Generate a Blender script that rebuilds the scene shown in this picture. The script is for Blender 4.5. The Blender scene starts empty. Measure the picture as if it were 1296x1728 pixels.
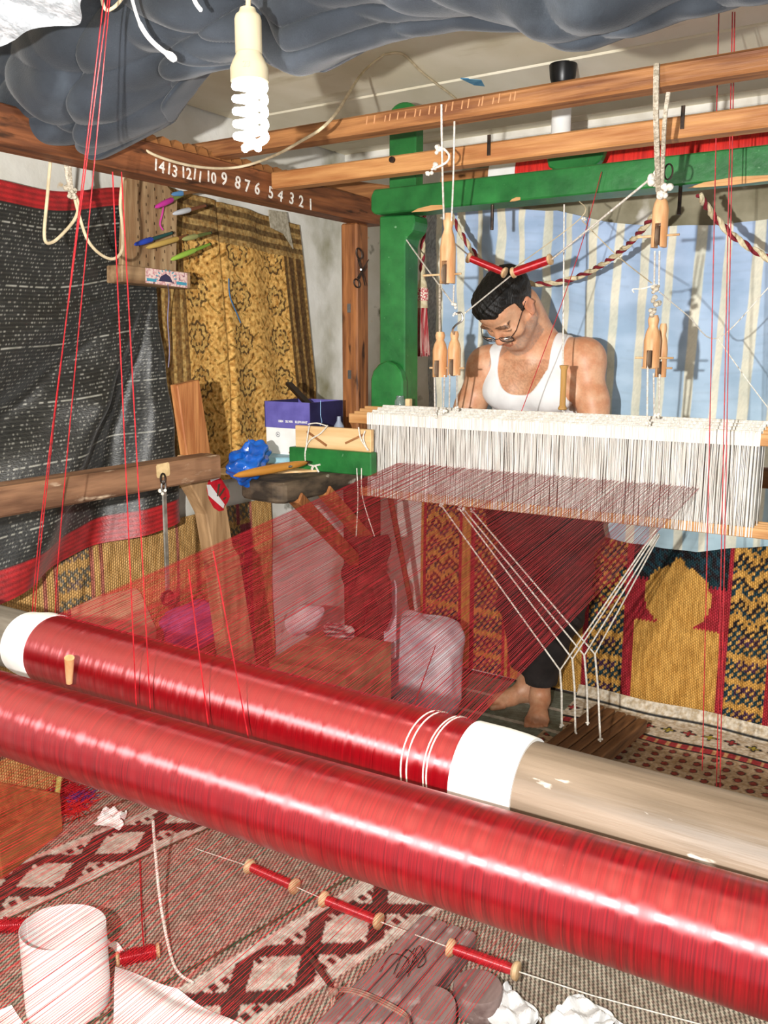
import bpy, bmesh, math, random
import numpy as np
from mathutils import Vector, Matrix, Euler, Quaternion
random.seed(7); np.random.seed(7)
scene = bpy.context.scene
COL = scene.collection
R = math.radians

# ------------------------------------------------------------------ camera, world, light, exposure
CAM = Vector((0.0, 0.0, 1.42)); FPX = 1457.0; PITCH = math.atan(279.0/1457.0); YAW = R(32.5)
cd = bpy.data.cameras.new('camera'); cam = bpy.data.objects.new('camera', cd); COL.objects.link(cam)
cam.location = CAM; cam.rotation_euler = (math.pi/2 - PITCH, 0, YAW)
cd.sensor_fit = 'HORIZONTAL'; cd.sensor_width = 36.0; cd.lens = 36.0*FPX/1296.0; cd.clip_start = 0.02
scene.camera = cam
FW = Vector((-math.sin(YAW), math.cos(YAW), 0)); RT = Vector((math.cos(YAW), math.sin(YAW), 0)); UPV = Vector((0, 0, 1))

w = bpy.data.worlds.new('world'); scene.world = w; w.use_nodes = True
w.node_tree.nodes['Background'].inputs[0].default_value = (0.95, 0.97, 1.0, 1)
w.node_tree.nodes['Background'].inputs[1].default_value = 0.5

fl = bpy.data.lights.new('flash', 'POINT'); fl.energy = 30.0; fl.shadow_soft_size = 0.012; fl.color = (1.0, 0.985, 0.96)
fl.use_nodes = True                                   # softened fall-off: linear, set to keep the back wall bright
nt = fl.node_tree; em = nt.nodes['Emission']; fo = nt.nodes.new('ShaderNodeLightFalloff'); fo.inputs['Strength'].default_value = 2.6
nt.links.new(fo.outputs['Linear'], em.inputs['Strength'])
flo = bpy.data.objects.new('flash', fl); COL.objects.link(flo)
flo.location = CAM - RT*0.27 + UPV*0.02

vs = scene.view_settings
vs.view_transform = 'Standard'; vs.look = 'None'; vs.gamma = 1.0; vs.use_curve_mapping = False; vs.exposure = 0.55

# ------------------------------------------------------------------ helpers
def P(u, v, X=None, Y=None, Z=None):
    """point on the sight line of picture pixel (u, v) that lies in the given world plane"""
    x = (u-648.0)/FPX; y = -(v-864.0)/FPX
    c, s = math.cos(PITCH), math.sin(PITCH)
    d = RT*x + FW*(c + y*s) + UPV*(-s + y*c)
    if X is not None: t = (X-CAM.x)/d.x
    elif Y is not None: t = (Y-CAM.y)/d.y
    else: t = (Z-CAM.z)/d.z
    return CAM + d*t

def lin(h):
    if isinstance(h, str):
        h = h.lstrip('#'); h = tuple(int(h[i:i+2], 16)/255 for i in (0, 2, 4))
    return tuple(c/12.92 if c <= .04045 else ((c+.055)/1.055)**2.4 for c in h[:3])

WL = {}
def wloc(o): return WL[o.name] if o is not None else Vector((0, 0, 0))

def tag(o, label=None, cat=None, group=None, kind=None):
    if label: o['label'] = label
    if cat: o['category'] = cat
    if group: o['group'] = group
    if kind: o['kind'] = kind
    return o

def thing(name, loc, label, cat, group=None):
    o = bpy.data.objects.new(name, None); o.empty_display_size = .05; COL.objects.link(o)
    o.location = loc; WL[o.name] = Vector(loc)
    return tag(o, label, cat, group)

def mk(name, v, f, mat, parent=None, smooth=True, col=None, uv=None, angle=38, origin=None, bevel=0):
    v = np.asarray(v, dtype=np.float64).reshape(-1, 3)
    if origin is None:
        lo, hi = v.min(0), v.max(0); origin = Vector(((lo[0]+hi[0])/2, (lo[1]+hi[1])/2, lo[2]))
    origin = Vector(origin)
    me = bpy.data.meshes.new(name)
    me.from_pydata((v-np.array(origin)).tolist(), [], f if isinstance(f, list) else f.tolist())
    if bevel:
        bm = bmesh.new(); bm.from_mesh(me)
        bmesh.ops.recalc_face_normals(bm, faces=bm.faces)
        es = [e for e in bm.edges if len(e.link_faces) == 2 and e.calc_face_angle(0) > .5]
        bmesh.ops.bevel(bm, geom=es, offset=bevel, segments=1, affect='EDGES', clamp_overlap=True)
        bm.to_mesh(me); bm.free()
    if col is not None:
        a = me.color_attributes.new('Col', 'FLOAT_COLOR', 'POINT')
        c4 = np.ones((len(v), 4), np.float32); c4[:, :3] = col
        a.data.foreach_set('color', c4.ravel())
    if uv is not None:
        l = me.uv_layers.new(name='UVMap'); li = np.empty(len(me.loops), np.int32)
        me.loops.foreach_get('vertex_index', li); l.data.foreach_set('uv', np.asarray(uv, np.float32)[li].ravel())
    if smooth:
        me.polygons.foreach_set('use_smooth', [True]*len(me.polygons)); me.set_sharp_from_angle(angle=R(angle))
    me.materials.append(mat); me.update()
    o = bpy.data.objects.new(name, me); COL.objects.link(o)
    if parent is not None: o.parent = parent
    o.location = origin - wloc(parent); WL[o.name] = origin
    return o

def copy_obj(src, loc, parent=None):
    o = src.copy(); COL.objects.link(o); o.parent = parent
    o.location = Vector(loc) - wloc(parent); WL[o.name] = Vector(loc); return o

def frame(d):
    d = Vector(d).normalized(); a = Vector((0, 0, 1)) if abs(d.z) < .9 else Vector((1, 0, 0))
    x = a.cross(d).normalized(); return x, d.cross(x), d

class MB:
    def __init__(s): s.v = []; s.f = []
    def add(s, v, f):
        n = len(s.v); s.v += [tuple(p) for p in v]; s.f += [tuple(i+n for i in q) for q in f]; return s
    def box(s, c, size, rot=None):
        c = Vector(c); h = Vector(size)/2; M = rot if rot is not None else Matrix.Identity(3)
        vs_ = [c + M @ Vector((x*h.x, y*h.y, z*h.z)) for x in (-1, 1) for y in (-1, 1) for z in (-1, 1)]
        return s.add(vs_, [(0, 1, 3, 2), (4, 6, 7, 5), (0, 4, 5, 1), (2, 3, 7, 6), (0, 2, 6, 4), (1, 5, 7, 3)])
    def bar(s, p0, p1, w_, h_, up=(0, 0, 1), w1=None, h1=None):
        p0, p1 = Vector(p0), Vector(p1); d = (p1-p0).normalized(); u = Vector(up)
        x = d.cross(u).normalized(); u = x.cross(d).normalized()
        w1 = w_ if w1 is None else w1; h1 = h_ if h1 is None else h1
        vs_ = []
        for p, a, b in ((p0, w_, h_), (p1, w1, h1)):
            vs_ += [p + x*a/2*i + u*b/2*j for i, j in ((-1, -1), (1, -1), (1, 1), (-1, 1))]
        return s.add(vs_, [(0, 1, 2, 3), (7, 6, 5, 4), (0, 4, 5, 1), (1, 5, 6, 2), (2, 6, 7, 3), (3, 7, 4, 0)])
    def tube(s, pts, r, n=8, caps=True, closed=False):
        pts = [Vector(p) for p in pts]; m = len(pts)
        rs = r if isinstance(r, (list, tuple)) else [r]*m
        vs_ = []; fs = []; px = None
        for i, p in enumerate(pts):
            if closed: d = pts[(i+1) % m]-pts[i-1]
            else: d = pts[min(i+1, m-1)]-pts[max(i-1, 0)]
            if d.length < 1e-9: d = Vector((0, 0, 1))
            d.normalize()
            if px is None: px = frame(d)[0]
            px = (px - d*px.dot(d));
            if px.length < 1e-6: px = frame(d)[0]
            px.normalize(); py = d.cross(px)
            vs_ += [p + (px*math.cos(2*math.pi*k/n) + py*math.sin(2*math.pi*k/n))*rs[i] for k in range(n)]
        for i in range(m if closed else m-1):
            j = (i+1) % m
            for k in range(n):
                fs.append((i*n+k, i*n+(k+1) % n, j*n+(k+1) % n, j*n+k))
        if caps and not closed:
            fs.append(tuple(reversed(range(n)))); fs.append(tuple((m-1)*n+k for k in range(n)))
        return s.add(vs_, fs)
    def cyl(s, p0, p1, r0, r1=None, n=16): return s.tube([p0, p1], [r0, r0 if r1 is None else r1], n)
    def lathe(s, base, axis, prof, n=20, caps=True):
        """prof: (radius, distance along axis)"""
        x, y, d = frame(axis); base = Vector(base); m = len(prof); vs_ = []; fs = []
        for r_, h in prof:
            vs_ += [base + d*h + (x*math.cos(2*math.pi*k/n)+y*math.sin(2*math.pi*k/n))*r_ for k in range(n)]
        for i in range(m-1):
            for k in range(n): fs.append((i*n+k, i*n+(k+1) % n, (i+1)*n+(k+1) % n, (i+1)*n+k))
        if caps: fs.append(tuple(reversed(range(n)))); fs.append(tuple((m-1)*n+k for k in range(n)))
        return s.add(vs_, fs)
    def prism(s, outline, depth):
        """outline: list of 3D points in order (one plane); depth: vector"""
        o = [Vector(p) for p in outline]; d = Vector(depth); m = len(o)
        fs = [tuple(range(m)), tuple(reversed(range(m, 2*m)))]
        fs += [(i, i+m, (i+1) % m+m, (i+1) % m) for i in range(m)]
        return s.add(o+[p+d for p in o], fs)
    def ball(s, c, r, n=12, m=8):
        c = Vector(c); r = Vector(r) if not isinstance(r, (int, float)) else Vector((r, r, r)); prof = []
        vs_ = [c+Vector((0, 0, -r.z))]; fs = []
        for i in range(1, m):
            a = -math.pi/2+math.pi*i/m
            vs_ += [c+Vector((r.x*math.cos(a)*math.cos(2*math.pi*k/n), r.y*math.cos(a)*math.sin(2*math.pi*k/n), r.z*math.sin(a))) for k in range(n)]
        vs_.append(c+Vector((0, 0, r.z))); L = len(vs_)-1
        for k in range(n):
            fs.append((0, 1+(k+1) % n, 1+k)); fs.append((L, 1+(m-2)*n+k, 1+(m-2)*n+(k+1) % n))
        for i in range(m-2):
            for k in range(n): a = 1+i*n; fs.append((a+k, a+(k+1) % n, a+n+(k+1) % n, a+n+k))
        return s.add(vs_, fs)
    def build(s, name, mat, parent=None, smooth=True, bevel=0, **k):
        return mk(name, s.v, s.f, mat, parent, smooth, bevel=bevel, **k)

def spline(pts, n=8, closed=False):
    pts = [Vector(p) for p in pts]; out = []; m = len(pts)
    for i in range(m if closed else m-1):
        if closed: a, b, c, d = pts[i-1], pts[i], pts[(i+1) % m], pts[(i+2) % m]
        else: a, b, c, d = pts[max(i-1, 0)], pts[i], pts[i+1], pts[min(i+2, m-1)]
        for k in range(n):
            t = k/n
            out.append(.5*((2*b)+(c-a)*t+(2*a-5*b+4*c-d)*t*t+(3*b-a-3*c+d)*t**3))
    if not closed: out.append(pts[-1])
    return out

def sheet(name, fn, nu, nv, mat, col=None, thick=.004, parent=None, smooth=True, side=1):
    """cloth with thickness. fn(U, V) -> x, y, z arrays; col(U, V) -> (..., 3)"""
    U, V = np.meshgrid(np.linspace(0, 1, nu), np.linspace(0, 1, nv), indexing='ij')
    Pp = np.stack([np.broadcast_to(a, U.shape) for a in fn(U, V)], -1).astype(float)
    du = np.gradient(Pp, axis=0); dv = np.gradient(Pp, axis=1); N = np.cross(du, dv)
    N /= (np.linalg.norm(N, axis=-1, keepdims=True)+1e-12); N *= side
    v = np.concatenate([Pp.reshape(-1, 3), (Pp-N*thick).reshape(-1, 3)])
    idx = np.arange(nu*nv).reshape(nu, nv); a, b, c, d = idx[:-1, :-1], idx[1:, :-1], idx[1:, 1:], idx[:-1, 1:]
    q = np.stack([a, b, c, d], -1).reshape(-1, 4)
    if side < 0: q = q[:, ::-1]
    M_ = nu*nv; parts = [q, q[:, ::-1]+M_]
    ring = np.concatenate([idx[:, 0], idx[-1, 1:], idx[-2::-1, -1], idx[0, -2:0:-1]])
    rn = np.roll(ring, -1); r = np.stack([ring, ring+M_, rn+M_, rn], -1)
    parts.append(r if side > 0 else r[:, ::-1])
    uv = np.stack([U, V], -1).reshape(-1, 2); uv = np.concatenate([uv, uv])
    cc = None
    if col is not None: cc = np.asarray(col(U, V)).reshape(-1, 3); cc = np.concatenate([cc, cc])
    return mk(name, v, np.concatenate(parts), mat, parent, smooth, col=cc, uv=uv, angle=70)

def threads(name, p0, p1, r, mat, parent=None, mid=None, n=3):
    """many thin straight (or through mid) threads in one mesh"""
    p0, p1 = np.asarray(p0, float), np.asarray(p1, float); k = len(p0)
    st = [p0, p1] if mid is None else [p0]+[np.asarray(m_, float) for m_ in mid]+[p1]
    r = np.broadcast_to(np.asarray(r, float), (k,)); L = len(st); V_ = np.empty((k, L, n, 3))
    d = p1-p0; d /= np.linalg.norm(d, axis=1, keepdims=True)
    ref = np.where(np.abs(d[:, 2:3]) < .9, [[0, 0, 1.]], [[1., 0, 0]]); x = np.cross(ref, d); x /= np.linalg.norm(x, axis=1, keepdims=True); y = np.cross(d, x)
    for i, p in enumerate(st):
        for j in range(n):
            a = 2*math.pi*j/n; V_[:, i, j] = p+(x*math.cos(a)+y*math.sin(a))*r[:, None]
    base = (np.arange(k)*L*n)[:, None]; F_ = []
    for i in range(L-1):
        for j in range(n):
            j2 = (j+1) % n
            F_.append(np.concatenate([base+i*n+j, base+i*n+j2, base+(i+1)*n+j2, base+(i+1)*n+j], 1))
    return mk(name, V_.reshape(-1, 3), np.concatenate(F_), mat, parent, True, angle=180)

# ------------------------------------------------------------------ materials
def _new(name):
    m = bpy.data.materials.new(name); m.use_nodes = True; t = m.node_tree
    return m, t, t.nodes, t.links, t.nodes['Principled BSDF']

def mat(name, c, c2=None, rough=.6, scale=(6, 6, 6), detail=5, lo=.38, hi=.62, bump=0, bscale=(40, 40, 40), metal=0,
        spec=.4, attr=False, speck=None, alpha=1, trans=0, sheen=0, emis=None, coat=0, sub=0, wave=None, uvw=None):
    m, t, N, L, b = _new(name)
    b.inputs['Roughness'].default_value = rough; b.inputs['Metallic'].default_value = metal
    b.inputs['Specular IOR Level'].default_value = spec
    tc = N.new('ShaderNodeTexCoord')
    def noise(sc, det, dist=0):
        mp = N.new('ShaderNodeMapping'); mp.inputs['Scale'].default_value = sc if hasattr(sc, '__len__') else (sc,)*3
        L.new(tc.outputs['Object'], mp.inputs['Vector'])
        n = N.new('ShaderNodeTexNoise'); n.inputs['Scale'].default_value = 1; n.inputs['Detail'].default_value = det
        n.inputs['Distortion'].default_value = dist
        L.new(mp.outputs[0], n.inputs['Vector']); return n.outputs['Fac']
    def ramp(x, lo_, hi_):
        r = N.new('ShaderNodeMapRange'); r.inputs['From Min'].default_value = lo_; r.inputs['From Max'].default_value = hi_
        L.new(x, r.inputs['Value']); return r.outputs[0]
    def mix(fac, a, b_, blend='MIX'):
        x = N.new('ShaderNodeMix'); x.data_type = 'RGBA'; x.blend_type = blend
        for s_, k in ((fac, 0), (a, 6), (b_, 7)):
            if isinstance(s_, (int, float)): x.inputs[k].default_value = s_
            elif isinstance(s_, tuple): x.inputs[k].default_value = s_+(1,)
            else: L.new(s_, x.inputs[k])
        return x.outputs[2]
    c = lin(c); col = c
    if c2 is not None: col = mix(ramp(noise(scale, detail), lo, hi), c, lin(c2))
    if attr:
        a = N.new('ShaderNodeVertexColor'); a.layer_name = 'Col'
        col = mix(1.0, a.outputs[0], col, 'MULTIPLY') if c2 is not None else a.outputs[0]
    if speck:
        for sc_, ssc, slo, shi in (speck if isinstance(speck, list) else [speck]):
            col = mix(ramp(noise(ssc, 6), slo, shi), col, lin(sc_))
    hgt = None
    if uvw:      # woven relief: threads counted across u and v
        nu_, nv_, amp, dark = uvw
        sx = N.new('ShaderNodeSeparateXYZ'); L.new(tc.outputs['UV'], sx.inputs[0])
        def mth(op, a, b_=None):
            q = N.new('ShaderNodeMath'); q.operation = op
            for s_, k in ((a, 0), (b_, 1)):
                if s_ is None: continue
                if isinstance(s_, (int, float)): q.inputs[k].default_value = s_
                else: L.new(s_, q.inputs[k])
            return q.outputs[0]
        iu = mth('MULTIPLY', sx.outputs[0], nu_); row = mth('FLOOR', iu)
        iv = mth('ADD', mth('MULTIPLY', sx.outputs[1], nv_), mth('MULTIPLY', row, .5))
        wv = mth('MULTIPLY', mth('ABSOLUTE', mth('SINE', mth('MULTIPLY', iu, math.pi))), mth('ABSOLUTE', mth('SINE', mth('MULTIPLY', iv, math.pi))))
        wv = mth('POWER', wv, .5)
        col = mix(wv, tuple(x*dark for x in (1, 1, 1)), (1., 1., 1.)) if col is None else mix(1.0, col, mix(wv, (dark,)*3, (1., 1., 1.)), 'MULTIPLY')
        hgt = mth('MULTIPLY', wv, amp)
    if isinstance(col, tuple): b.inputs['Base Color'].default_value = col+(1,)
    else: L.new(col, b.inputs['Base Color'])
    if bump or hgt is not None:
        bp = N.new('ShaderNodeBump'); bp.inputs['Strength'].default_value = 1.0 if hgt is not None else bump; bp.inputs['Distance'].default_value = .004
        if hgt is not None: L.new(hgt, bp.inputs['Height'])
        else: L.new(noise(bscale, 4), bp.inputs['Height'])
        L.new(bp.outputs[0], b.inputs['Normal'])
    if alpha < 1: b.inputs['Alpha'].default_value = alpha
    if trans: b.inputs['Transmission Weight'].default_value = trans
    if sheen: b.inputs['Sheen Weight'].default_value = sheen
    if coat: b.inputs['Coat Weight'].default_value = coat
    if sub: b.inputs['Subsurface Weight'].default_value = sub; b.inputs['Subsurface Radius'].default_value = (.01, .004, .002)
    if emis: b.inputs['Emission Color'].default_value = lin(emis[0])+(1,); b.inputs['Emission Strength'].default_value = emis[1]
    return m

def wood(name, c, c2, axis='X', fine=60, coarse=5, rough=.6, speck=None, bump=.5):
    k = {'X': 0, 'Y': 1, 'Z': 2}[axis]; s = [fine]*3; s[k] = coarse
    bs = [fine*2.2]*3; bs[k] = coarse*1.5
    return mat(name, c, c2, rough, scale=tuple(s), detail=6, lo=.35, hi=.65, bump=bump, bscale=tuple(bs), speck=speck)

def silk(name, c, c2, axis='Z', lines=900, slant=0.0, rough=.30):
    """wound silk: fine threads round the roller axis, stretched highlight"""
    m, t, N, L, b = _new(name)
    tc = N.new('ShaderNodeTexCoord'); mp = N.new('ShaderNodeMapping'); L.new(tc.outputs['UV'], mp.inputs['Vector'])
    mp.inputs['Rotation'].default_value = (0, 0, slant)
    mp.inputs['Scale'].default_value = (lines, 3, 1)
    n = N.new('ShaderNodeTexNoise'); n.inputs['Scale'].default_value = 1; n.inputs['Detail'].default_value = 3; L.new(mp.outputs[0], n.inputs['Vector'])
    mp2 = N.new('ShaderNodeMapping'); mp2.inputs['Scale'].default_value = (lines/9, 1.5, 1); mp2.inputs['Rotation'].default_value = (0, 0, slant); L.new(tc.outputs['UV'], mp2.inputs['Vector'])
    n2 = N.new('ShaderNodeTexNoise'); n2.inputs['Scale'].default_value = 1; n2.inputs['Detail'].default_value = 3; L.new(mp2.outputs[0], n2.inputs['Vector'])
    r = N.new('ShaderNodeMapRange'); r.inputs['From Min'].default_value = .3; r.inputs['From Max'].default_value = .7; L.new(n.outputs['Fac'], r.inputs['Value'])
    x = N.new('ShaderNodeMix'); x.data_type = 'RGBA'; x.inputs[6].default_value = lin(c)+(1,); x.inputs[7].default_value = lin(c2)+(1,); L.new(r.outputs[0], x.inputs[0])
    L.new(x.outputs[2], b.inputs['Base Color'])
    r2 = N.new('ShaderNodeMapRange'); r2.inputs['From Min'].default_value = .35; r2.inputs['From Max'].default_value = .65
    r2.inputs['To Min'].default_value = rough-.10; r2.inputs['To Max'].default_value = rough+.14; L.new(n2.outputs['Fac'], r2.inputs['Value']); L.new(r2.outputs[0], b.inputs['Roughness'])
    b.inputs['Anisotropic'].default_value = .93; b.inputs['Anisotropic Rotation'].default_value = .25
    tg = N.new('ShaderNodeTangent'); tg.direction_type = 'RADIAL'; tg.axis = axis; L.new(tg.outputs[0], b.inputs['Tangent'])
    b.inputs['Specular IOR Level'].default_value = 1.0; b.inputs['Specular Tint'].default_value = (1, .17, .18, 1); b.inputs['IOR'].default_value = 1.6
    g = N.new('ShaderNodeBsdfAnisotropic'); g.distribution = 'BECKMANN'; g.inputs['Color'].default_value = (.13, .062, .064, 1); g.inputs['Anisotropy'].default_value = .62; g.inputs['Rotation'].default_value = 0
    r3 = N.new('ShaderNodeMapRange'); r3.inputs['From Min'].default_value = .3; r3.inputs['From Max'].default_value = .7; r3.inputs['To Min'].default_value = .34; r3.inputs['To Max'].default_value = .60; L.new(n2.outputs['Fac'], r3.inputs['Value']); L.new(r3.outputs[0], g.inputs['Roughness'])
    L.new(tg.outputs[0], g.inputs['Tangent']); ad = N.new('ShaderNodeAddShader'); L.new(b.outputs[0], ad.inputs[0]); L.new(g.outputs[0], ad.inputs[1]); L.new(ad.outputs[0], N['Material Output'].inputs['Surface'])
    bp = N.new('ShaderNodeBump'); bp.inputs['Strength'].default_value = .18; bp.inputs['Distance'].default_value = .002
    L.new(n2.outputs['Fac'], bp.inputs['Height']); L.new(bp.outputs[0], b.inputs['Normal'])
    return m

WOODX = wood('pine_x', '#a97445', '#744628', 'X', rough=.55, speck=('#4a2a18', (14, 40, 40), .66, .75))
WOODX2 = wood('pine_pale_x', '#c58f58', '#a2683a', 'X', rough=.55)
WOODY = wood('pine_y', '#8a5330', '#54301c', 'Y', rough=.6, speck=('#38200f', (40, 10, 40), .62, .72))
WOODZ = wood('pine_z', '#a76b3c', '#6b3f22', 'Z', rough=.6, speck=('#38200f', (40, 40, 9), .62, .72))
WOODZL = wood('pine_light_z', '#c08550', '#96592f', 'Z')
WOODOLD = wood('old_wood', '#8d7f6a', '#4b3c2c', 'Y', fine=30, coarse=8, rough=.75, speck=('#c9c0ad', (30, 30, 30), .62, .75))
PALEWOOD = wood('pale_board', '#e8c796', '#d3a973', 'X', fine=40, coarse=4, rough=.55, bump=.15)
TURNED = wood('turned_wood', '#dfb283', '#bd8453', 'Z', fine=50, coarse=10, rough=.45, bump=.15)
GREEN = mat('green_paint', '#2c7c3a', '#195a28', rough=.38, scale=(14, 14, 14), lo=.3, hi=.7, bump=.25, bscale=(50, 50, 50), spec=.5,
            speck=[('#7fae82', (60, 60, 60), .70, .78)])
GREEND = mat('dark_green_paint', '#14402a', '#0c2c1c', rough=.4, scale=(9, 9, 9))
CORDW = mat('white_cord', '#efeae0', '#cfc6b6', rough=.8, scale=(120, 120, 120), bump=.4, bscale=(300, 300, 300))
CORDC = mat('cream_cable', '#d9c8a6', '#bfae8c', rough=.6, scale=(30, 30, 30))
WHITE = mat('white_paper', '#f4f3f0', '#e9e7e2', rough=.7, scale=(14, 14, 14))
BLACK = mat('black_plastic', '#0d0d0e', rough=.35)
IRON = mat('dark_iron', '#26211d', '#4a3a30', rough=.5, metal=.6, scale=(50, 50, 50))
STEEL = mat('steel', '#b6b6b4', '#8e8e8c', rough=.3, metal=.9, scale=(40, 40, 40))
SPOOLW = mat('spool_wood', '#d8b78d', '#b08a5e', rough=.55, scale=(40, 40, 40))
REDTHREAD = mat('red_thread', '#c01a24', '#8d0c18', rough=.45, scale=(80, 80, 80), spec=.5)
REDTHREAD2 = mat('red_warp', '#c42a38', '#951420', rough=.4, scale=(200, 20, 200), spec=.5)
SPOOLRED = silk('spool_silk', '#b50d1c', '#7d0611', 'Z', lines=60)
# ------------------------------------------------------------------ the setting
XL, YB, ZC = -2.30, 3.30, 2.24
PLASTER = mat('plaster', '#e9e7e0', '#d8d5ca', rough=.85, scale=(5, 5, 5), bump=.6, bscale=(28, 28, 28),
              speck=[('#8f8a6c', (2.6, 2.6, 2.2), .56, .70), ('#6b6a58', (9, 9, 9), .66, .74), ('#d9b98a', (14, 14, 14), .72, .78)])
CONC = mat('raw_wall', '#a39c84', '#7c765e', rough=.9, scale=(6, 6, 6), bump=.8, bscale=(22, 22, 22), speck=[('#e6e3da', (5, 5, 5), .58, .70)])
CEIL = mat('ceiling_paint', '#f4ecd6', '#e2d8bc', rough=.6, scale=(3, 1.5, 3), bump=.15, bscale=(6, 6, 6),
           speck=[('#b9a97c', (2.2, 7, 2), .60, .78), ('#8e7c50', (22, 22, 22), .75, .80)])
FLOOR = mat('earth_floor', '#5d5148', '#3f362f', rough=.9, scale=(5, 5, 5), bump=.4)

def struct(name, c, s, m, bevel=0):
    o = MB().box(c, s).build(name, m, smooth=False, bevel=bevel); o['kind'] = 'structure'; return o
struct('floor', (-.72, 1.4, -.05), (3.74, 4.3, .1), FLOOR)
struct('wall_left', (XL-.06, 1.4, 1.15), (.12, 4.3, 2.3), PLASTER)
wb = struct('wall_back', (-.70, YB+.06, 1.15), (3.44, .12, 2.3), PLASTER)
MB().box((-.42, YB-.003, 2.0), (2.6, .012, .55)).build('raw_render_band', CONC, wb, smooth=False)
ceil = struct('ceiling', (-.72, 1.4, ZC+.09), (3.74, 4.3, .1), CEIL)
for i, y in enumerate((.1, .72, 1.34, 1.96, 2.58, 3.195)):
    d = (.11 if i == 5 else .612)
    MB().box((-.74, y+d/2-.0, ZC+.02), (3.10, d-.008, .04)).build('ceiling_board', CEIL, ceil, smooth=False, bevel=.004)
o = MB().box((-.72, YB-.015, ZC-.012), (3.14, .03, .03)).build('trim_1', mat('white_trim', '#f2efe6', '#d9d4c6', scale=(9, 9, 9), rough=.7), smooth=False, bevel=.004); o['kind'] = 'structure'
flake = MB().prism([P(777, 133, Z=ZC-.001), P(812, 135, Z=ZC-.001), P(818, 146, Z=ZC-.001), P(800, 144, Z=ZC-.001)], (0, 0, .003)).build('paint_patch', mat('blue_paint', '#3f7fa6', '#6aa3c0', scale=(30, 30, 30)), ceil, smooth=False)

# ------------------------------------------------------------------ green loom frame
YG = 2.42
p = lambda u, v, Y=YG: P(u, v, Y=Y)
gbase = P(662, 690, Y=YG); 
loom = thing('loom', (gbase.x, YG, 0), 'green painted wooden loom frame with shaped posts and a crossbeam behind the heddles', 'loom')
def post_shape(dx, z0=0):
    prof = [(640, 365), (698, 362), (700, 376), (696, 390), (686, 400), (683, 414), (683, 690)]
    pts = [p(*q) for q in prof]; xr = pts[-1].x; xl = p(640, 365).x
    out = [Vector((q.x+dx, YG, q.z)) for q in pts]+[Vector((xr+dx, YG, z0)), Vector((xl+dx, YG, z0))]
    return MB().prism(out, (0, .085, 0))
SPAN = 1.30
post_shape(0, 1.03).build('post', GREEN, loom, smooth=False, bevel=.004)
post_shape(SPAN).build('post', GREEN, loom, smooth=False, bevel=.004)
blk = [(625, 792), (625, 640), (629, 626), (638, 615), (652, 608), (666, 615), (675, 627), (679, 642), (679, 792)]
for dx in (0, SPAN):
    out = [p(*q, Y=YG-.035) for q in blk]; out = [Vector((q.x+dx, YG-.035, q.z)) for q in out]
    MB().prism(out, (0, .033, 0)).build('post_block', GREEN, loom, smooth=False, bevel=.005)
zb, zt = p(640, 364).z, p(640, 322).z; xa = p(634, 340).x
MB().prism([(xa+.012, YG-.03, zt), (xa, YG-.03, zt-.02), (xa, YG-.03, zb+.012), (xa+.015, YG-.03, zb), (.35, YG-.03, zb), (.35, YG-.03, zt)], (0, .11, 0)).build('crossbeam', GREEN, loom, smooth=False, bevel=.004)
BARE = wood('bare_wood', '#dcae74', '#a8713d', 'X')
for a, b, h in (((694, 355), (750, 349), .011), ((860, 338), (878, 335), .007), ((1160, 313), (1300, 300), .013)):
    q0, q1 = P(*a, Y=YG-.031), P(*b, Y=YG-.031)
    MB().prism([q0+Vector((0, 0, -h/2)), q0.lerp(q1, .5)+Vector((0, 0, -h*.7)), q1+Vector((0, 0, -h/2)), q1+Vector((0, 0, h/2)), q0.lerp(q1, .6)+Vector((0, 0, h*.8)), q0.lerp(q1, .2)+Vector((0, 0, h*.3))], (0, .002, 0)).build('bare_chip', BARE, loom, smooth=False)
# upright ear with rounded top
e0, e1 = P(656, 300, Y=YG+.02), P(701, 300, Y=YG+.02); zt2 = P(678, 172, Y=YG+.02).z; ex = (e0.x+e1.x)/2; er = (e1.x-e0.x)/2
for dx in (0, SPAN):
    ear = [Vector((ex-er+dx, YG+.02, zt-.02))]+[Vector((ex+dx-er*math.cos(math.pi*k/10), YG+.02, zt2-er*.7+er*.7*math.sin(math.pi*k/10))) for k in range(11)]+[Vector((ex+er+dx, YG+.02, zt-.02))]
    MB().prism(ear, (0, .05, 0)).build('ear', GREEN, loom, smooth=False, bevel=.004)
hexa = [(921, 262), (925, 282), (945, 291), (990, 288), (1012, 272), (1019, 256), (1019, 240), (921, 240)]
MB().prism([P(u, v, Y=YG+.06) for u, v in hexa], (0, .03, 0)).build('bracket', GREEN, loom, smooth=False, bevel=.004)
# lower crossbar in front of the weaver
c0, c1 = P(676, 692, Y=2.46), P(1296, 716, Y=2.46)
MB().box(((c0.x+.02)/1-.0+.62, 2.475, c0.z-.012), (1.29, .05, .034)).build('crossbar', GREEND, loom, smooth=False, bevel=.004)
q0, q1 = P(930, 700, Y=2.449), P(1030, 706, Y=2.449)
MB().bar(q0, (q1.x, q0.y, q0.z), .003, .012).build('bare_chip', BARE, loom, smooth=False)
for u, v in ((831, 352), (1148, 322)):
    a = P(u, v, Y=YG+.0); MB().cyl(a+Vector((0, 0, .01)), a+Vector((0, 0, -.06)), .005, n=8).build('bolt', IRON, loom)

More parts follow.
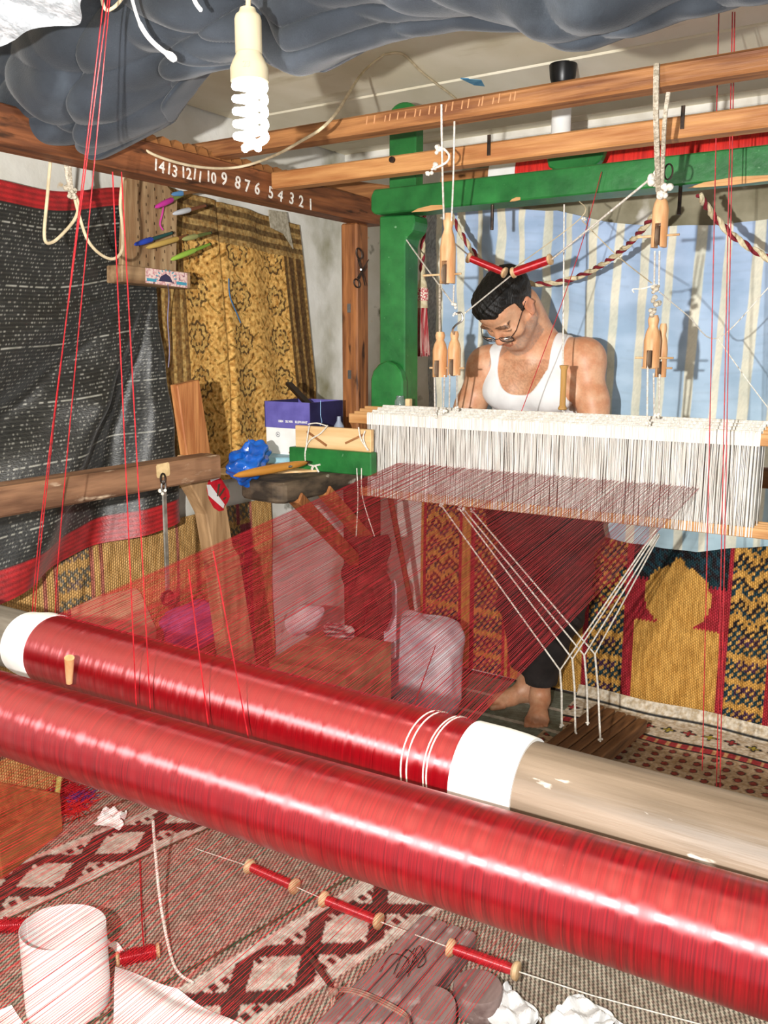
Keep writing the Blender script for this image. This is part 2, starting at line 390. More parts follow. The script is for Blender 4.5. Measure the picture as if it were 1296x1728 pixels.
# numbered side beam, wooden cross beams
XN = -1.71
nb = MB().box((XN-.04, 1.76, 1.88), (.08, 1.86, .082)).build('side_beam', WOODY, smooth=False, bevel=.005)
tag(nb, 'dark timber beam chalked with the numbers fourteen to one', 'beam')
CHALK = mat('chalk', '#f0ece4', '#cfc4b6', rough=.9, scale=(120, 120, 120))
def text_mesh(s, size, bold=0.0):
    cu = bpy.data.curves.new('t', 'FONT'); cu.body = s; cu.size = size; cu.align_x = 'CENTER'; cu.align_y = 'CENTER'; cu.offset = bold; cu.extrude = .0004
    to = bpy.data.objects.new('t', cu); COL.objects.link(to); bpy.context.view_layer.update()
    me = bpy.data.meshes.new_from_object(to.evaluated_get(bpy.context.evaluated_depsgraph_get()))
    bpy.data.objects.remove(to); v = [tuple(q.co) for q in me.vertices]; f = [tuple(q.vertices) for q in me.polygons]; bpy.data.meshes.remove(me); return v, f
def text_on(s, size, origin, ux, uy, name, m, parent, bold=0.0):
    v, f = text_mesh(s, size, bold); ux, uy = Vector(ux).normalized(), Vector(uy).normalized(); n = ux.cross(uy)
    return mk(name, [Vector(origin)+ux*a+uy*b+n*(c+.0006) for a, b, c in v], f, m, parent, smooth=False)
NUM = [('14', 268, 281), ('13', 290, 288), ('12', 314, 293), ('11', 333, 297), ('10', 356, 300), ('9', 378, 303), ('8', 401, 309), ('7', 417, 315),
       ('6', 434, 319), ('5', 457, 326), ('4', 473, 331), ('3', 492, 336), ('2', 508, 341), ('1', 524, 346)]
for s, u, v in NUM:
    a = R(random.uniform(-12, 4)); q = P(u, v, X=XN+.0008)
    text_on(s, .047 if len(s) < 2 else .040, q, (0, math.cos(a), math.sin(a)), (0, -math.sin(a), math.cos(a)), 'chalk_number', CHALK, nb, .0007)
NOTCH = wood('notch_wood', '#a8713f', '#6f4424', 'Y')
for k in range(18):       # ratchet-like wedges along the beam top
    y = 1.55+k*.045
    MB().prism([(XN-.03, y, 1.920), (XN-.03, y+.042, 1.920), (XN-.03, y+.034, 1.937), (XN-.03, y+.012, 1.941)], (.026, 0, 0)).build('notch', NOTCH, nb, smooth=False)
b1 = MB().box((-.72, 1.86, 1.944), (2.16, .06, .042)).build('cross_beam', WOODX, smooth=False, bevel=.006)
tag(b1, 'upper brown pine beam closest to the ceiling, saw marks along its face', 'beam')
SAWM = mat('saw_mark', '#c79368', '#b07c50', scale=(40, 40, 40))
for k in range(30):
    u = 610+k*9+random.uniform(-3, 3); q = P(u, 0, Y=1.829); 
    if k % 3: MB().bar((q.x, 1.8295, 1.940), (q.x+.003, 1.8295, 1.957+random.uniform(-.004, .004)), .003, .001, up=(0, 1, 0)).build('saw_mark', SAWM, b1, smooth=False)
b2 = MB().box((-.70, 2.08, 1.8945), (2.0, .05, .046)).build('cross_beam', WOODX2, smooth=False, bevel=.004)
tag(b2, 'lower orange pine beam with bolt, just above the green crossbeam', 'beam')
for u, v in ((663, 270),):
    a = P(u, v, Y=2.055); MB().cyl(a, a+Vector((0, -.008, 0)), .008, n=12).build('bolt', IRON, b2)
for u, v in ((825, 245), (1152, 198)):
    a = P(u, v, Y=2.052); MB().bar(a+Vector((0, 0, -.024)), a+Vector((0, 0, .024)), .008, .004, up=(0, 1, 0)).build('nail', IRON, b2, smooth=False)
tm = MB().bar(P(556, 316, Y=2.62), P(668, 331, Y=2.62), .05, .06).build('timber', WOODX, smooth=False, bevel=.005)
tag(tm, 'short rough timber wedged between wall corner and green post', 'timber')
wp = MB().box((P(599, 500, Y=2.60).x, 2.60, .92), (.068, .075, 1.84)).build('wooden_post', WOODZ, smooth=False, bevel=.006)
tag(wp, 'rough brown wooden post standing left of the green loom post', 'post')
for u, v in ((589, 520), (590, 632)):
    a = P(u, v, Y=2.562); MB().box(a, (.014, .003, .03)).build('metal_plate', STEEL, wp, smooth=False)
fp = MB().box((-1.75, .905, .92), (.06, .05, 1.84)).build('wooden_post', WOODZ, smooth=False, bevel=.006)
tag(fp, 'wooden post carrying the beam ends at the left wall', 'post')

# upper roller with red yarn, behind the green crossbeam
YU, ZU = 2.68, 1.955
ur = thing('upper_roller', (P(1050, 260, Y=YU).x, YU, ZU-.06), 'roller of bright red yarn lying behind the green crossbeam', 'roller')
REDY = mat('bright_red_yarn', '#e0281c', '#b81810', rough=.6, scale=(160, 6, 6), bump=.6, bscale=(260, 8, 8))
ax = lambda u: P(u, 260, Y=YU).x
MB().cyl((ax(752), YU, ZU), (ax(838), YU, ZU), .035, n=20).build('core', WOODX, ur)
MB().cyl((ax(838), YU, ZU), (ax(884), YU, ZU), .06, n=24).build('paper_wrap', WHITE, ur)
MB().cyl((ax(884), YU, ZU), (.40, YU, ZU), .066, n=28).build('red_yarn', REDY, ur)

# ceiling lamp
lp = P(950, 122, Z=ZC-.02); lamp = thing('pendant_lamp', (lp.x, lp.y, 2.03), 'black ceiling rose with a white lamp holder below, behind the pine beam', 'lamp')
MB().lathe((lp.x, lp.y, ZC-.055), (0, 0, 1), [(.02, 0), (.032, .004), (.038, .02), (.041, .05), (.041, .056)], 24).build('ceiling_rose', BLACK, lamp)
MB().cyl((lp.x, lp.y, ZC-.05), (lp.x, lp.y, 2.13), .006, n=8).build('stem', BLACK, lamp)
MB().lathe((lp.x, lp.y, 2.03), (0, 0, 1), [(.026, 0), (.029, .004), (.029, .09), (.02, .1)], 24).build('lamp_holder', WHITE, lamp)

# bare spiral bulb
bq = P(420, 90, Y=1.12); BX, BY = bq.x, bq.y
z_ = lambda v: P(420, v, Y=1.12).z
bulb = thing('spiral_bulb', (BX, BY, z_(258)), 'lit white spiral bulb hanging from its cord in front of the grey cloth', 'light bulb')
IV = mat('ivory_plastic', '#d2c6aa', '#c2b596', rough=.4)
BULB = mat('lit_tube', '#ffffff', rough=.4, emis=('#fffdf8', 4.0))
MB().tube(spline([(BX-.004, BY, ZC), (BX+.002, BY, z_(-40)), (BX, BY, z_(16))], 6), .004, 8).build('cord', CORDC, bulb)
MB().lathe((BX, BY, z_(92)), (0, 0, 1), [(.018, 0), (.021, .002), (.021, .05), (.019, .056), (.014, .060), (.012, .066), (.006, .068)], 24).build('socket', IV, bulb)
MB().lathe((BX, BY, z_(142)), (0, 0, 1), [(.026, 0), (.030, .003), (.030, .022), (.026, .032), (.019, .045), (.018, .049)], 24).build('ballast', IV, bulb)
text_on('23', .012, (BX+.030*.537, BY-.030*.843, z_(118)), RT, (0, 0, 1), 'print', mat('grey_print', '#b9b09a'), bulb)
hel = []; zt_, zb_ = z_(142), z_(252)
for s in (0, math.pi):
    for k in range(0, 97):
        t = k/96
        if s and k < 0: continue
        a = t*2*math.pi*2.6; r_ = .023*(1-max(0, t-.82)*3.2)
        hel.append(Vector((BX+r_*math.cos(a+s), BY+r_*math.sin(a+s), zt_+(zb_-zt_)*t)))
MB().tube(hel[:97], .0062, 8).tube(hel[97:], .0062, 8).build('glow_tube', BULB, bulb)
bl = bpy.data.lights.new('bulb_glow', 'POINT'); bl.energy = 20.0; bl.color = (1, .96, .9); bl.shadow_soft_size = .03
blo = bpy.data.objects.new('bulb_glow', bl); COL.objects.link(blo); blo.parent = bulb; blo.location = (0, 0, .06)

# grey cloth swagged under the ceiling
DENIM = mat('charcoal_cloth', '#343a42', '#20252b', rough=.9, scale=(9, 9, 9), lo=.3, hi=.7, bump=.25, bscale=(400, 400, 400), sheen=.15, speck=[('#4a525b', (5, 9, 5), .6, .8)])
YC = 1.40
lowpx = [(-330, 130), (-180, 190), (-60, 190), (0, 170), (30, 222), (90, 245), (165, 242), (230, 205), (270, 155), (300, 110), (345, 100), (390, 98), (450, 70), (485, 85), (535, 107), (585, 75), (650, 42), (700, 25), (760, 20), (830, 26), (880, 32), (940, 46), (1010, 49), (1080, 36), (1150, 12), (1230, -10), (1400, -40)]
lx = np.array([P(u, v, Y=YC-.03).x for u, v in lowpx]); lz = np.array([P(u, v, Y=YC-.03).z for u, v in lowpx]); od = np.argsort(lx); lx, lz = lx[od], lz[od]
def cloth_fn(U, V):
    x = -1.86+U*2.2; zb2 = np.interp(x, lx, lz)
    for k in range(2): pass
    a = math.pi*V; prof = np.sin(a)**.75
    z = ZC-.01+(zb2-ZC+.01)*prof
    rad = .20+.05*np.sin(x*7)
    y = YC-.02-rad*np.cos(a)*(.55+.45*np.sin(a)**.5)
    dep = ZC-z
    rid = lambda q: 1-2*np.abs(np.sin(q))**.6
    f = .020*rid(10*V+2.5*np.sin(x*4.1)+2*x)+.012*rid(19*V+4*np.sin(x*3.3+1)-5*x)+.012*np.sin(x*23+8*V)+.008*rid(x*17-9*V)+.004*np.sin(x*61-27*V)
    f = f*np.sin(a)
    return x+.4*f, y+f, z+.7*f*np.sin(a)
o = sheet('draped_cloth', cloth_fn, 380, 180, DENIM, thick=.003, side=1)
tag(o, 'charcoal cloth gathered in swags under the ceiling', 'cloth')
TIE = mat('white_rag', '#f0f0ee', '#d5d5d5', rough=.8, scale=(60, 60, 60))
tq = spline([P(218, -20, Y=1.14), P(232, 30, Y=1.17), P(248, 60, Y=1.19), P(270, 82, Y=1.21), P(297, 101, Y=1.22)], 6)
o = MB().tube(tq, [.003]*8+[.0045]*(len(tq)-12)+[.007, .008, .007, .003], 6).build('tie_strip', TIE); tag(o, 'white rag strip knotted round the grey swag', 'strip')
tq = spline([P(322, -20, Y=1.16), P(330, 4, Y=1.17), P(341, 19, Y=1.18)], 5)
o = MB().tube(tq, [.002]+[.004]*(len(tq)-2)+[.002], 6).build('tie_strip', TIE); tag(o, 'small white tie end beside the bulb on the grey cloth', 'strip')
# bubble wrap at the top corner
FILM = mat('bubble_film', '#c4c7ca', '#a3a8ac', rough=.3, scale=(60, 60, 60), lo=.45, hi=.55, bump=1.0, bscale=(120, 120, 120), spec=.7)
fA = [P(-60, -60, Y=1.02), P(150, -60, Y=1.02), P(-60, 95, Y=1.02)]
def film_fn(U, V):
    e = 80-U*.0; us = -120+U*285; lim = np.interp(us, [-120, 0, 25, 60, 110, 170], [120, 96, 70, 48, 22, -20]); vs_ = -80+V*(lim+80)
    pts = np.array([[P(float(a), float(b), Y=1.0) for a, b in zip(r1, r2)] for r1, r2 in zip(us, vs_)])
    bul = .025*np.sin(9*U+4*V)+.012*np.sin(23*U-13*V)+.04*np.sin(math.pi*V)
    return pts[..., 0], pts[..., 1]-bul, pts[..., 2]
o = sheet('bubble_wrap', film_fn, 60, 40, FILM, thick=.004); tag(o, 'crumpled white bubble wrap hung at the left end of the grey cloth', 'plastic wrap')
# ceiling cables
def cable(name, pts, r, m, label, cat='cable', n=8, group=None):
    o = MB().tube(spline(pts, n), r, 8).build(name, m); return tag(o, label, cat, group)
cable('cable', [P(215, 232, X=-1.745), P(262, 262, X=-1.703), P(330, 281, X=-1.700), P(395, 283, X=-1.695), P(450, 268, Y=1.9), P(505, 240, Y=1.70), P(560, 200, Y=1.68), P(610, 125, Z=2.17), P(648, 92, Z=ZC-.008)], .0035, CORDC, 'cream cable looping from the numbered beam up to the ceiling')
cable('cable', [P(650, 92, Z=ZC-.006), P(680, 92, Z=ZC-.006), P(715, 125, Z=ZC-.006), P(770, 168, Z=ZC-.006), P(800, 200, Z=ZC-.006)], .0035, CORDC, 'cream cable stapled flat along the pale ceiling boards')
cable('cable', [P(170, -10, Y=1.16), P(178, 16, Y=1.17), P(195, 10, Y=1.18), P(215, -15, Y=1.18)], .003, CORDC, 'short loop of cream cable on the grey cloth')
# ------------------------------------------------------------------ cloths and mats on the walls
L_ = lambda h: np.array(lin(h))
def hsh(a, b, s=0): 
    x = np.sin(a*12.9898+b*78.233+s*37.719)*43758.5453; return x-np.floor(x)
# striped curtain on the back wall
CURT = mat('striped_cotton', '#ffffff', '#dfe6ea', rough=.75, scale=(5, 5, 9), attr=True, bump=.12, bscale=(60, 60, 20))
topu = [P(u, v, Y=3.22) for u, v in ((722, 356), (800, 350), (943, 355), (1023, 374), (1110, 382), (1200, 380), (1296, 370), (1420, 350))]
botu = [P(u, v, Y=3.22) for u, v in ((722, 835), (900, 862), (998, 899), (1067, 918), (1180, 932), (1296, 922), (1420, 920))]
x0c, x1c = topu[0].x, .25
def cur_fn(U, V):
    x = x0c+U*(x1c-x0c); zt_ = np.interp(x, [q.x for q in topu], [q.z for q in topu]); zb_ = np.interp(x, [q.x for q in botu], [q.z for q in botu])
    z = zb_+(zt_-zb_)*V
    f = .010*np.sin(x*19+1.5*V)+.006*np.sin(x*41+6*V)+.010*np.exp(-((x+1.35)/.25)**2)*np.sin(30*(V+.8*(x+1.2)))+.004*np.sin(V*40+x*7)
    return x+.01*np.sin(V*3+x*3), 3.235-.015+f*.9, z
def cur_col(U, V):
    x = x0c+U*(x1c-x0c); k = np.floor((x+1.696+.001)/.0928); r = (x+1.696+.001)/.0928-k
    wd = np.where(k % 2 == 0, .36, .27)
    st = r < wd
    blue = L_('#b4caea')[None, None]*(V[..., None])+L_('#b9d2da')[None, None]*(1-V[..., None])
    c = np.where(st[..., None], L_('#efe9d2')*(.92+.12*hsh(np.floor(U*700), np.floor(V*200))[..., None]), blue)
    lines = (np.sin(V*230+U*9) > .93) & ~st & (hsh(np.floor(V*60), np.floor(U*30)) > .35)
    c = np.where(lines[..., None], c*.93, c)
    fr = x < x0c+.05
    return np.where(fr[..., None], L_('#a9adb0')*(.6+.6*hsh(np.floor(U*900), np.floor(V*160)))[..., None], c)
o = sheet('striped_curtain', cur_fn, 460, 150, CURT, cur_col, .003); tag(o, 'pale blue curtain with cream stripes on the wall behind the weaver', 'curtain')

STRAW = mat('woven_straw', '#ffffff', '#d8cdb8', rough=.65, scale=(90, 90, 12), attr=True, uvw=(1, 1, 0, 1))
def straw_mat_material(nu, nv, dark=.74):
    return mat('woven_straw', '#ffffff', '#d9cfbb', rough=.6, scale=(80, 80, 14), attr=True, uvw=(nu, nv, .9, dark))
GOLD, RED, NAVY, DARK, PURP = L_('#f6b95c'), L_('#c42c3c'), L_('#1d4350'), L_('#241c22'), L_('#4d2c50')
def mat_pattern(x, z, arches, bands, fade=0, seed=0):
    """straw mat motif: x across, z up from the hem"""
    cx, cz = np.floor(x/.0075), np.floor(z/.012+.5*(np.floor(x/.0075) % 2)); xq = (cx+.5)*.0075; zq = (cz)*.012
    rnd = hsh(cx, cz, seed)
    c = np.broadcast_to(GOLD, x.shape+(3,))*(.88+.24*rnd[..., None])
    def put(m, col): 
        nonlocal c; c = np.where(m[..., None], col*(.8+.4*rnd[..., None]), c)
    for a in arches:
        d = np.abs(xq-a)
        bulb = ((xq-a)/.125)**2+((zq-.465)/.125)**2 < 1
        roof = (zq > .46) & (zq < .62) & (d < (.63-zq)*.75)
        inside = bulb | roof | ((zq < .36) & (d < .165))
        surround = (d < .175) & (zq >= .345) & ~inside
        put(surround & (zq < .52), RED); put(surround & (zq >= .52), np.where((hsh(np.floor(cx/2), cz, 3) > .5)[..., None], NAVY, DARK))
        put((d > .16) & (d < .175) & (zq < .36), RED)
    for b, hw, kind in bands:
        d = np.abs(xq-b); m = d < hw
        low = zq < .36
        row = np.floor(zq/.032)
        tick = ((cx % 3) == (cz % 3))
        cA = np.where((row % 3 == 0)[..., None], NAVY, np.where((row % 3 == 1)[..., None], np.where((d < hw*.45)[..., None], PURP, NAVY), GOLD))
        zig = np.floor((zq+np.abs(((xq-b) % .08)-.04)*1.1)/.028) % 3
        cB = np.where((zig == 0)[..., None], RED*.8 if kind else GOLD, np.where((zig == 1)[..., None], NAVY, DARK))
        colr = np.where(low[..., None], cA, cB); colr = np.where(tick[..., None], GOLD, colr)
        put(m, colr)
        put((d >= hw-.012) & (d < hw+.004), RED)
    if fade: c = c*(1-fade)+fade*np.array([.55, .42, .26])*(.8+.4*rnd[..., None])
    return c
xm0, xm1 = -1.895, .35
bm_arch = (-.763, -1.283, -.243); bm_bands = ((-1.03, .085, 1), (-.497, .085, 0), (-1.553, .082, 1), (-1.785, .092, 0))
def bm_fn(U, V):
    x = xm0+U*(xm1-xm0); z = .012+V*.74; return x, 3.275+.008*np.sin(x*6)+.02*(V-.5)**2+.0*z, z
o = sheet('straw_mat', bm_fn, 620, 130, straw_mat_material(330, 62), lambda U, V: mat_pattern(xm0+U*(xm1-xm0), V*.74, bm_arch, bm_bands), .006)
tag(o, 'golden straw mat with dark and red woven arches on the wall behind the weaver', 'mat')
ym0, ym1 = 1.15, P(458, 900, X=-2.275).y
lm_arch = (ym0+.30, ym0+.85); lm_bands = ((ym0+.03, .07, 1), (ym0+.575, .07, 1), (ym1-.19, .075, 1))
def lm_fn(U, V):
    y = ym0+U*(ym1-ym0); z = .02+V*.79; return -2.275+.010*np.sin(y*7)+.004*np.sin(V*9), y, z
def lm_col(U, V):
    y = ym0+U*(ym1-ym0); z = (1-V)*.79; z2 = (z+.10) % .72
    c = mat_pattern(y, z2, lm_arch, lm_bands, .36, 5)
    pk = (hsh(np.floor(y/.02), np.floor(z2/.09), 9) > .7)[..., None]; 
    return np.where(pk & (np.abs(y-(ym1-.19)) < .07)[..., None], L_('#b0525f'), c)
o = sheet('straw_mat', lm_fn, 420, 150, straw_mat_material(190, 74), lm_col, .006)
tag(o, 'faded straw mat with pink and olive motifs hung low on the left wall', 'mat')

# black woven sheet with red binding
xb = -2.255
tl, tr = P(-140, 305, X=xb), P(218, 330, X=xb); br, bl_ = P(272, 868, X=xb), P(-140, 1050, X=xb)
BM = mat('black_weave', '#ffffff', '#d6d6d0', rough=.42, scale=(30, 30, 30), attr=True, spec=.6, sheen=.12, bump=.35, bscale=(30, 160, 260))
def blk_geo(U, V):
    y = (tl.y*(1-U)+tr.y*U)*V+(bl_.y*(1-U)+br.y*U)*(1-V)
    zb_ = bl_.z+(br.z-bl_.z)*(U**.8); zt_ = tl.z+(tr.z-tl.z)*U+.012*np.sin(U*9)
    z = zb_+(zt_-zb_)*V
    return y, z
def blk_fn(U, V):
    y, z = blk_geo(U, V)
    dy, dz = tr.y+.02-y, tr.z-.25-z; ang = np.arctan2(dy, np.maximum(dz, .02)); rr = np.hypot(dy, dz)
    low = np.clip((tr.z-.30-z)/.35, 0, 1)
    f = .085*np.sin(ang*11+.8)*low*np.clip(rr/.5, 0, 1)+.012*np.sin(ang*31+2)*low+.006*np.sin(z*30+y*8)
    return xb+.075+f*.7+.012*(1-V), y, z
def blk_col(U, V):
    y, z = blk_geo(U, V); c = np.broadcast_to(L_('#1d1d1b'), U.shape+(3,)).copy()
    iu, iv = np.round(U*(260-1)), np.round(V*(300-1))
    ln = (iv % 3 == 0); tick = ln & (hsh(iu, iv) > .80); c[ln] = L_('#34332e'); c[tick] = L_('#8f8d84')
    wl = (iv % 45 == 0) & (hsh(np.floor(iu/3), iv) > .35); c[wl] = L_('#a9a79c')
    red = (V > .953) | (V < .075); rows = (.75+.4*((np.round(V*299) % 4) < 2))[..., None]
    return np.where(red[..., None], L_('#a3171b')*rows, c)
o = sheet('black_mat', blk_fn, 260, 300, BM, blk_col, .004); tag(o, 'black woven sheet with red binding sagging on the left wall', 'mat')

# gold figured carpet
xcpt = -2.262
cy0, cy1 = P(253, 600, X=xcpt).y, P(530, 650, X=xcpt).y; cz1 = P(400, 350, X=xcpt).z+.03; cz0 = .92
CARP = mat('figured_carpet', '#ffffff', '#b89a68', rough=.9, scale=(70, 70, 70), attr=True, bump=.4, bscale=(150, 150, 150), lo=.35, hi=.7)
def car_w(V): return 1-.30*np.clip((V-.5)/.5, 0, 1)**1.6*.45
def car_fn(U, V):
    wv = (cy1-cy0)*(1-.16*np.clip(V-.35, 0, 1)); y = cy0+.015+U*wv; z = cz0+(cz1-cz0)*V-.05*U*V
    return xcpt+.006*np.sin(y*13)+.006*np.sin(y*31+z*5)+.014*np.exp(-((U-.42)/.012)**2)*(-1)+.02*np.clip(U-.9, 0, 1)*np.sin(z*8), y, z
def car_col(U, V):
    X_, Y_ = U*.78, V*.85
    base = L_('#dcb064')[None, None]*np.ones(U.shape+(1,))
    n = hsh(np.floor(X_/.007), np.floor(Y_/.007), 1)
    base = base*(.95+.32*n[..., None])
    br_, dk = L_('#94702f'), L_('#644b26')
    # medallions on a lattice
    lx_ = ((X_-.30) % .20)-.10; ly_ = ((Y_+.03) % .135)-.0675; rr = np.hypot(lx_, ly_*1.0); an = np.arctan2(ly_, lx_)
    ring = np.abs(rr-.043-.004*np.sin(an*9)) < .0045; ring2 = (np.abs(rr-.022-.004*np.cos(an*6)) < .004)
    base = np.where(((rr < .040) & (rr > .026))[..., None], L_('#d8b266')*(.85+.25*n[..., None]), base)
    scroll = np.abs(np.sin(X_*95+3*np.sin(Y_*60))*np.cos(Y_*80+2.5*np.sin(X_*50))) > .80
    base = np.where(scroll[..., None] & (rr > .05)[..., None], br_*(.7+.6*n[..., None]), base)
    base = np.where((ring | ring2)[..., None] & (n > .25)[..., None], dk, base)
    # borders
    bl = X_ < .15; k = np.floor(X_/.012); bc = np.where((k % 3 == 0)[..., None], dk*1.6, np.where((k % 3 == 1)[..., None], L_('#b99a5e'), L_('#8a6a3a')))
    base = np.where(bl[..., None], bc*(.7+.6*n[..., None]), base)
    brr = X_ > .66; k2 = np.floor((X_-.66)/.015); bc2 = np.where((k2 % 3 == 0)[..., None], dk, np.where((k2 % 3 == 1)[..., None], L_('#a8874e'), L_('#5e4322')))
    base = np.where(brr[..., None], bc2*(.7+.6*n[..., None]), base)
    tp = V > .86; k3 = np.floor((V-.86)/.02); bc3 = np.where((k3 % 2 == 0)[..., None], L_('#a78a55'), L_('#6c5530'))
    base = np.where(tp[..., None], bc3*(.7+.6*n[..., None]), base)
    return np.where((X_ < .012)[..., None], L_('#e9e4d8'), base)
o = sheet('hanging_carpet', car_fn, 260, 300, CARP, car_col, .006); tag(o, 'golden figured carpet hung beside the black sheet on the left wall', 'carpet')
# folded corner flap
o = MB().prism([P(452, 354, X=xcpt+.014), P(482, 358, X=xcpt+.014), P(494, 420, X=xcpt+.014), P(478, 395, X=xcpt+.014), P(456, 384, X=xcpt+.014)], (.004, 0, 0)).build('carpet_backing', mat('carpet_back', '#b9b09c', '#948b76', scale=(60, 60, 60)), o, smooth=False)

# ------------------------------------------------------------------ rollers
def roll(name, a, b, r, m, parent, n=64, seg=2, prof=None):
    a, b = Vector(a), Vector(b); d = b-a; L = d.length; v = []; uv = []; f = []
    prof = prof or [(0, 1), (1, 1)]
    for i, (t, k) in enumerate(prof):
        for j in range(n+1):
            an = 2*math.pi*j/n; v.append((r*k*math.cos(an), r*k*math.sin(an), t*L)); uv.append((t*L, j/n))
    for i in range(len(prof)-1):
        for j in range(n): f.append((i*(n+1)+j, i*(n+1)+j+1, (i+1)*(n+1)+j+1, (i+1)*(n+1)+j))
    f.append(tuple(reversed(range(n)))); f.append(tuple((len(prof)-1)*(n+1)+j for j in range(n)))
    o = mk(name, v, f, m, None, True, uv=uv, origin=(0, 0, 0))
    o.parent = parent; o.location = a-wloc(parent); o.rotation_euler = Vector((0, 0, 1)).rotation_difference(d).to_euler(); WL[o.name] = a
    return o
SILK1 = silk('wound_silk', '#8a030f', '#4e0107', 'Z', lines=900, rough=.39)
SILK2 = silk('wound_silk_front', '#86030f', '#480107', 'Z', lines=500, rough=.41)
ROLLW = wood('roller_wood', '#8a7866', '#665747', 'Z', fine=30, coarse=3, rough=.5, speck=[('#efe9df', (40, 40, 14), .68, .76), ('#7a6a58', (25, 25, 3), .6, .75)])
ROLLG = wood('roller_wood_grey', '#8f877b', '#5f574c', 'Z', fine=30, coarse=3, rough=.6, speck=[('#d9d4c8', (40, 40, 20), .7, .76)])
Y1, Z1, R1 = 1.0, .842, .068
r1 = thing('warp_roller', (-1.0, Y1, Z1-R1), 'wooden warp roller wound with red silk between two white paper cuffs', 'roller')
xs = lambda u, v: P(u, v, Y=Y1-.03).x
XA, XBq = -1.40, -.492
roll('core', (-1.87, Y1, Z1), (XA-.02, Y1, Z1), .058, ROLLG, r1)
roll('core', (XBq+.03, Y1, Z1), (.30, Y1, Z1), .062, ROLLW, r1)
roll('silk_winding', (XA, Y1, Z1), (XBq, Y1, Z1), R1, SILK1, r1, prof=[(0, .93), (.004, .99), (.01, 1), (.99, 1), (1, .985)])
roll('paper_cuff', (XA-.075, Y1, Z1), (XA+.004, Y1, Z1), R1+.001, WHITE, r1, prof=[(0, .90), (.25, .93), (.6, 1.0), (1, 1.0)])
roll('paper_cuff', (XBq-.002, Y1, Z1), (XBq+.085, Y1, Z1), R1+.0015, WHITE, r1, prof=[(0, 1.0), (.5, 1.0), (.8, .98), (1, .95)])
for x in (-.565, -.556, -.530, -.525):
    pts = [Vector((x+.004*math.sin(k*.3), Y1+(R1+.0005)*math.cos(2*math.pi*k/40), Z1+(R1+.0005)*math.sin(2*math.pi*k/40))) for k in range(40)]
    MB().tube(pts, .0011, 6, closed=True).build('white_band', CORDW, r1)
LFp, RTp = P(0, 1201, Y=.775), P(1296, 1603, Y=.845); dF = (RTp-LFp); RF = .0625
fa, fb = LFp-dF*.42, RTp+dF*.30
r2 = thing('silk_roller', ((fa.x+fb.x)/2, .81, .77), 'thick roller wound all over in glossy red silk, in front of the paper-cuffed roller', 'roller')
roll('silk_winding', fa, fb, RF, SILK2, r2, prof=[(0, .97), (.005, 1), (.995, 1), (1, .97)])
roll('core', fa-dF*.06, fa, .04, ROLLG, r2); roll('core', fb, fb+dF*.06, .04, ROLLW, r2)
for x_ in (-1.84, .36):        # trestles carrying the rollers, outside the picture
    t = thing('roller_stand', (x_, .9, 0), 'wooden stand carrying the roller ends at the %s' % ('wall side' if x_ < -1 else 'open side'), 'stand')
    MB().box((x_, .86, .745), (.06, .46, .06)).build('rail', WOODY, t, smooth=False, bevel=.004)
    for y in (.70, 1.0): MB().box((x_, y, .36), (.06, .06, .72)).build('leg', WOODZ, t, smooth=False, bevel=.004)
pk = P(117, 1152, Y=.905); pt = P(117, 1110, Y=.895)
o = MB().cyl(pk, pt, .0055, .0085, 14).build('wooden_peg', TURNED); tag(o, 'small pale wooden peg standing by the left paper cuff', 'peg')

# ------------------------------------------------------------------ heddle shafts
ZHT, ZHB = 1.212, .955
xh0, xh1 = P(628, 760, Y=2.28).x, P(1282, 800, Y=2.28).x
HED = mat('heddle_cotton', '#f3f0ea', '#e0dad0', rough=.8, scale=(60, 60, 10))
SLAT = wood('slat_wood', '#d2a069', '#a9743f', 'X', fine=50)
for i, y in enumerate((2.255, 2.285, 2.315, 2.345)):
    hs = thing('heddle_shaft', ((xh0+xh1)/2, y, ZHB), 'white cotton heddle shaft %s' % ('closest to the red rollers', 'second from the red rollers', 'second from the weaver', 'closest to the weaver')[i], 'heddle shaft', 'heddle shafts of the loom')
    dz = .006*i
    MB().box(((xh0+xh1)/2, y, ZHT+dz-.014), (xh1-xh0+.14, .008, .030)).build('top_slat', SLAT, hs, smooth=False, bevel=.002)
    MB().box(((xh0+xh1)/2, y, ZHT+dz-.014), (xh1-xh0, .0095, .032)).build('cotton_wrap', HED, hs, smooth=False)
    MB().box(((xh0+xh1)/2+.02, y, ZHB+.012), (xh1-xh0+.10, .008, .026)).build('bottom_slat', SLAT, hs, smooth=False, bevel=.002)
    MB().cyl((xh0, y, ZHT+dz+.004), (xh1, y, ZHT+dz+.004), .0032, n=8).build('cord', CORDW, hs)
    k = 380; xs_ = np.linspace(xh0+.004, xh1-.004, k)+np.random.uniform(-.0022, .0022, k)
    a, b, m1 = [], [], []
    for sgn in (-1, 1):
        x2 = xs_+np.random.uniform(-.002, .002, k)
        a.append(np.stack([x2, np.full(k, y+sgn*.0062), np.full(k, ZHT+dz+.005)], 1))
        m1.append(np.stack([x2+np.random.uniform(-.002, .002, k), np.full(k, y+sgn*.0015), np.full(k, 1.07)], 1))
        b.append(np.stack([x2+np.random.uniform(-.0015, .0015, k), np.full(k, y+sgn*.0062), np.full(k, ZHB+.001)], 1))
    t = threads('heddle_loops', np.concatenate(a), np.concatenate(b), np.random.uniform(.0008, .0013, 2*k), HED, hs, mid=[np.concatenate(m1)])
    t['kind'] = 'stuff'
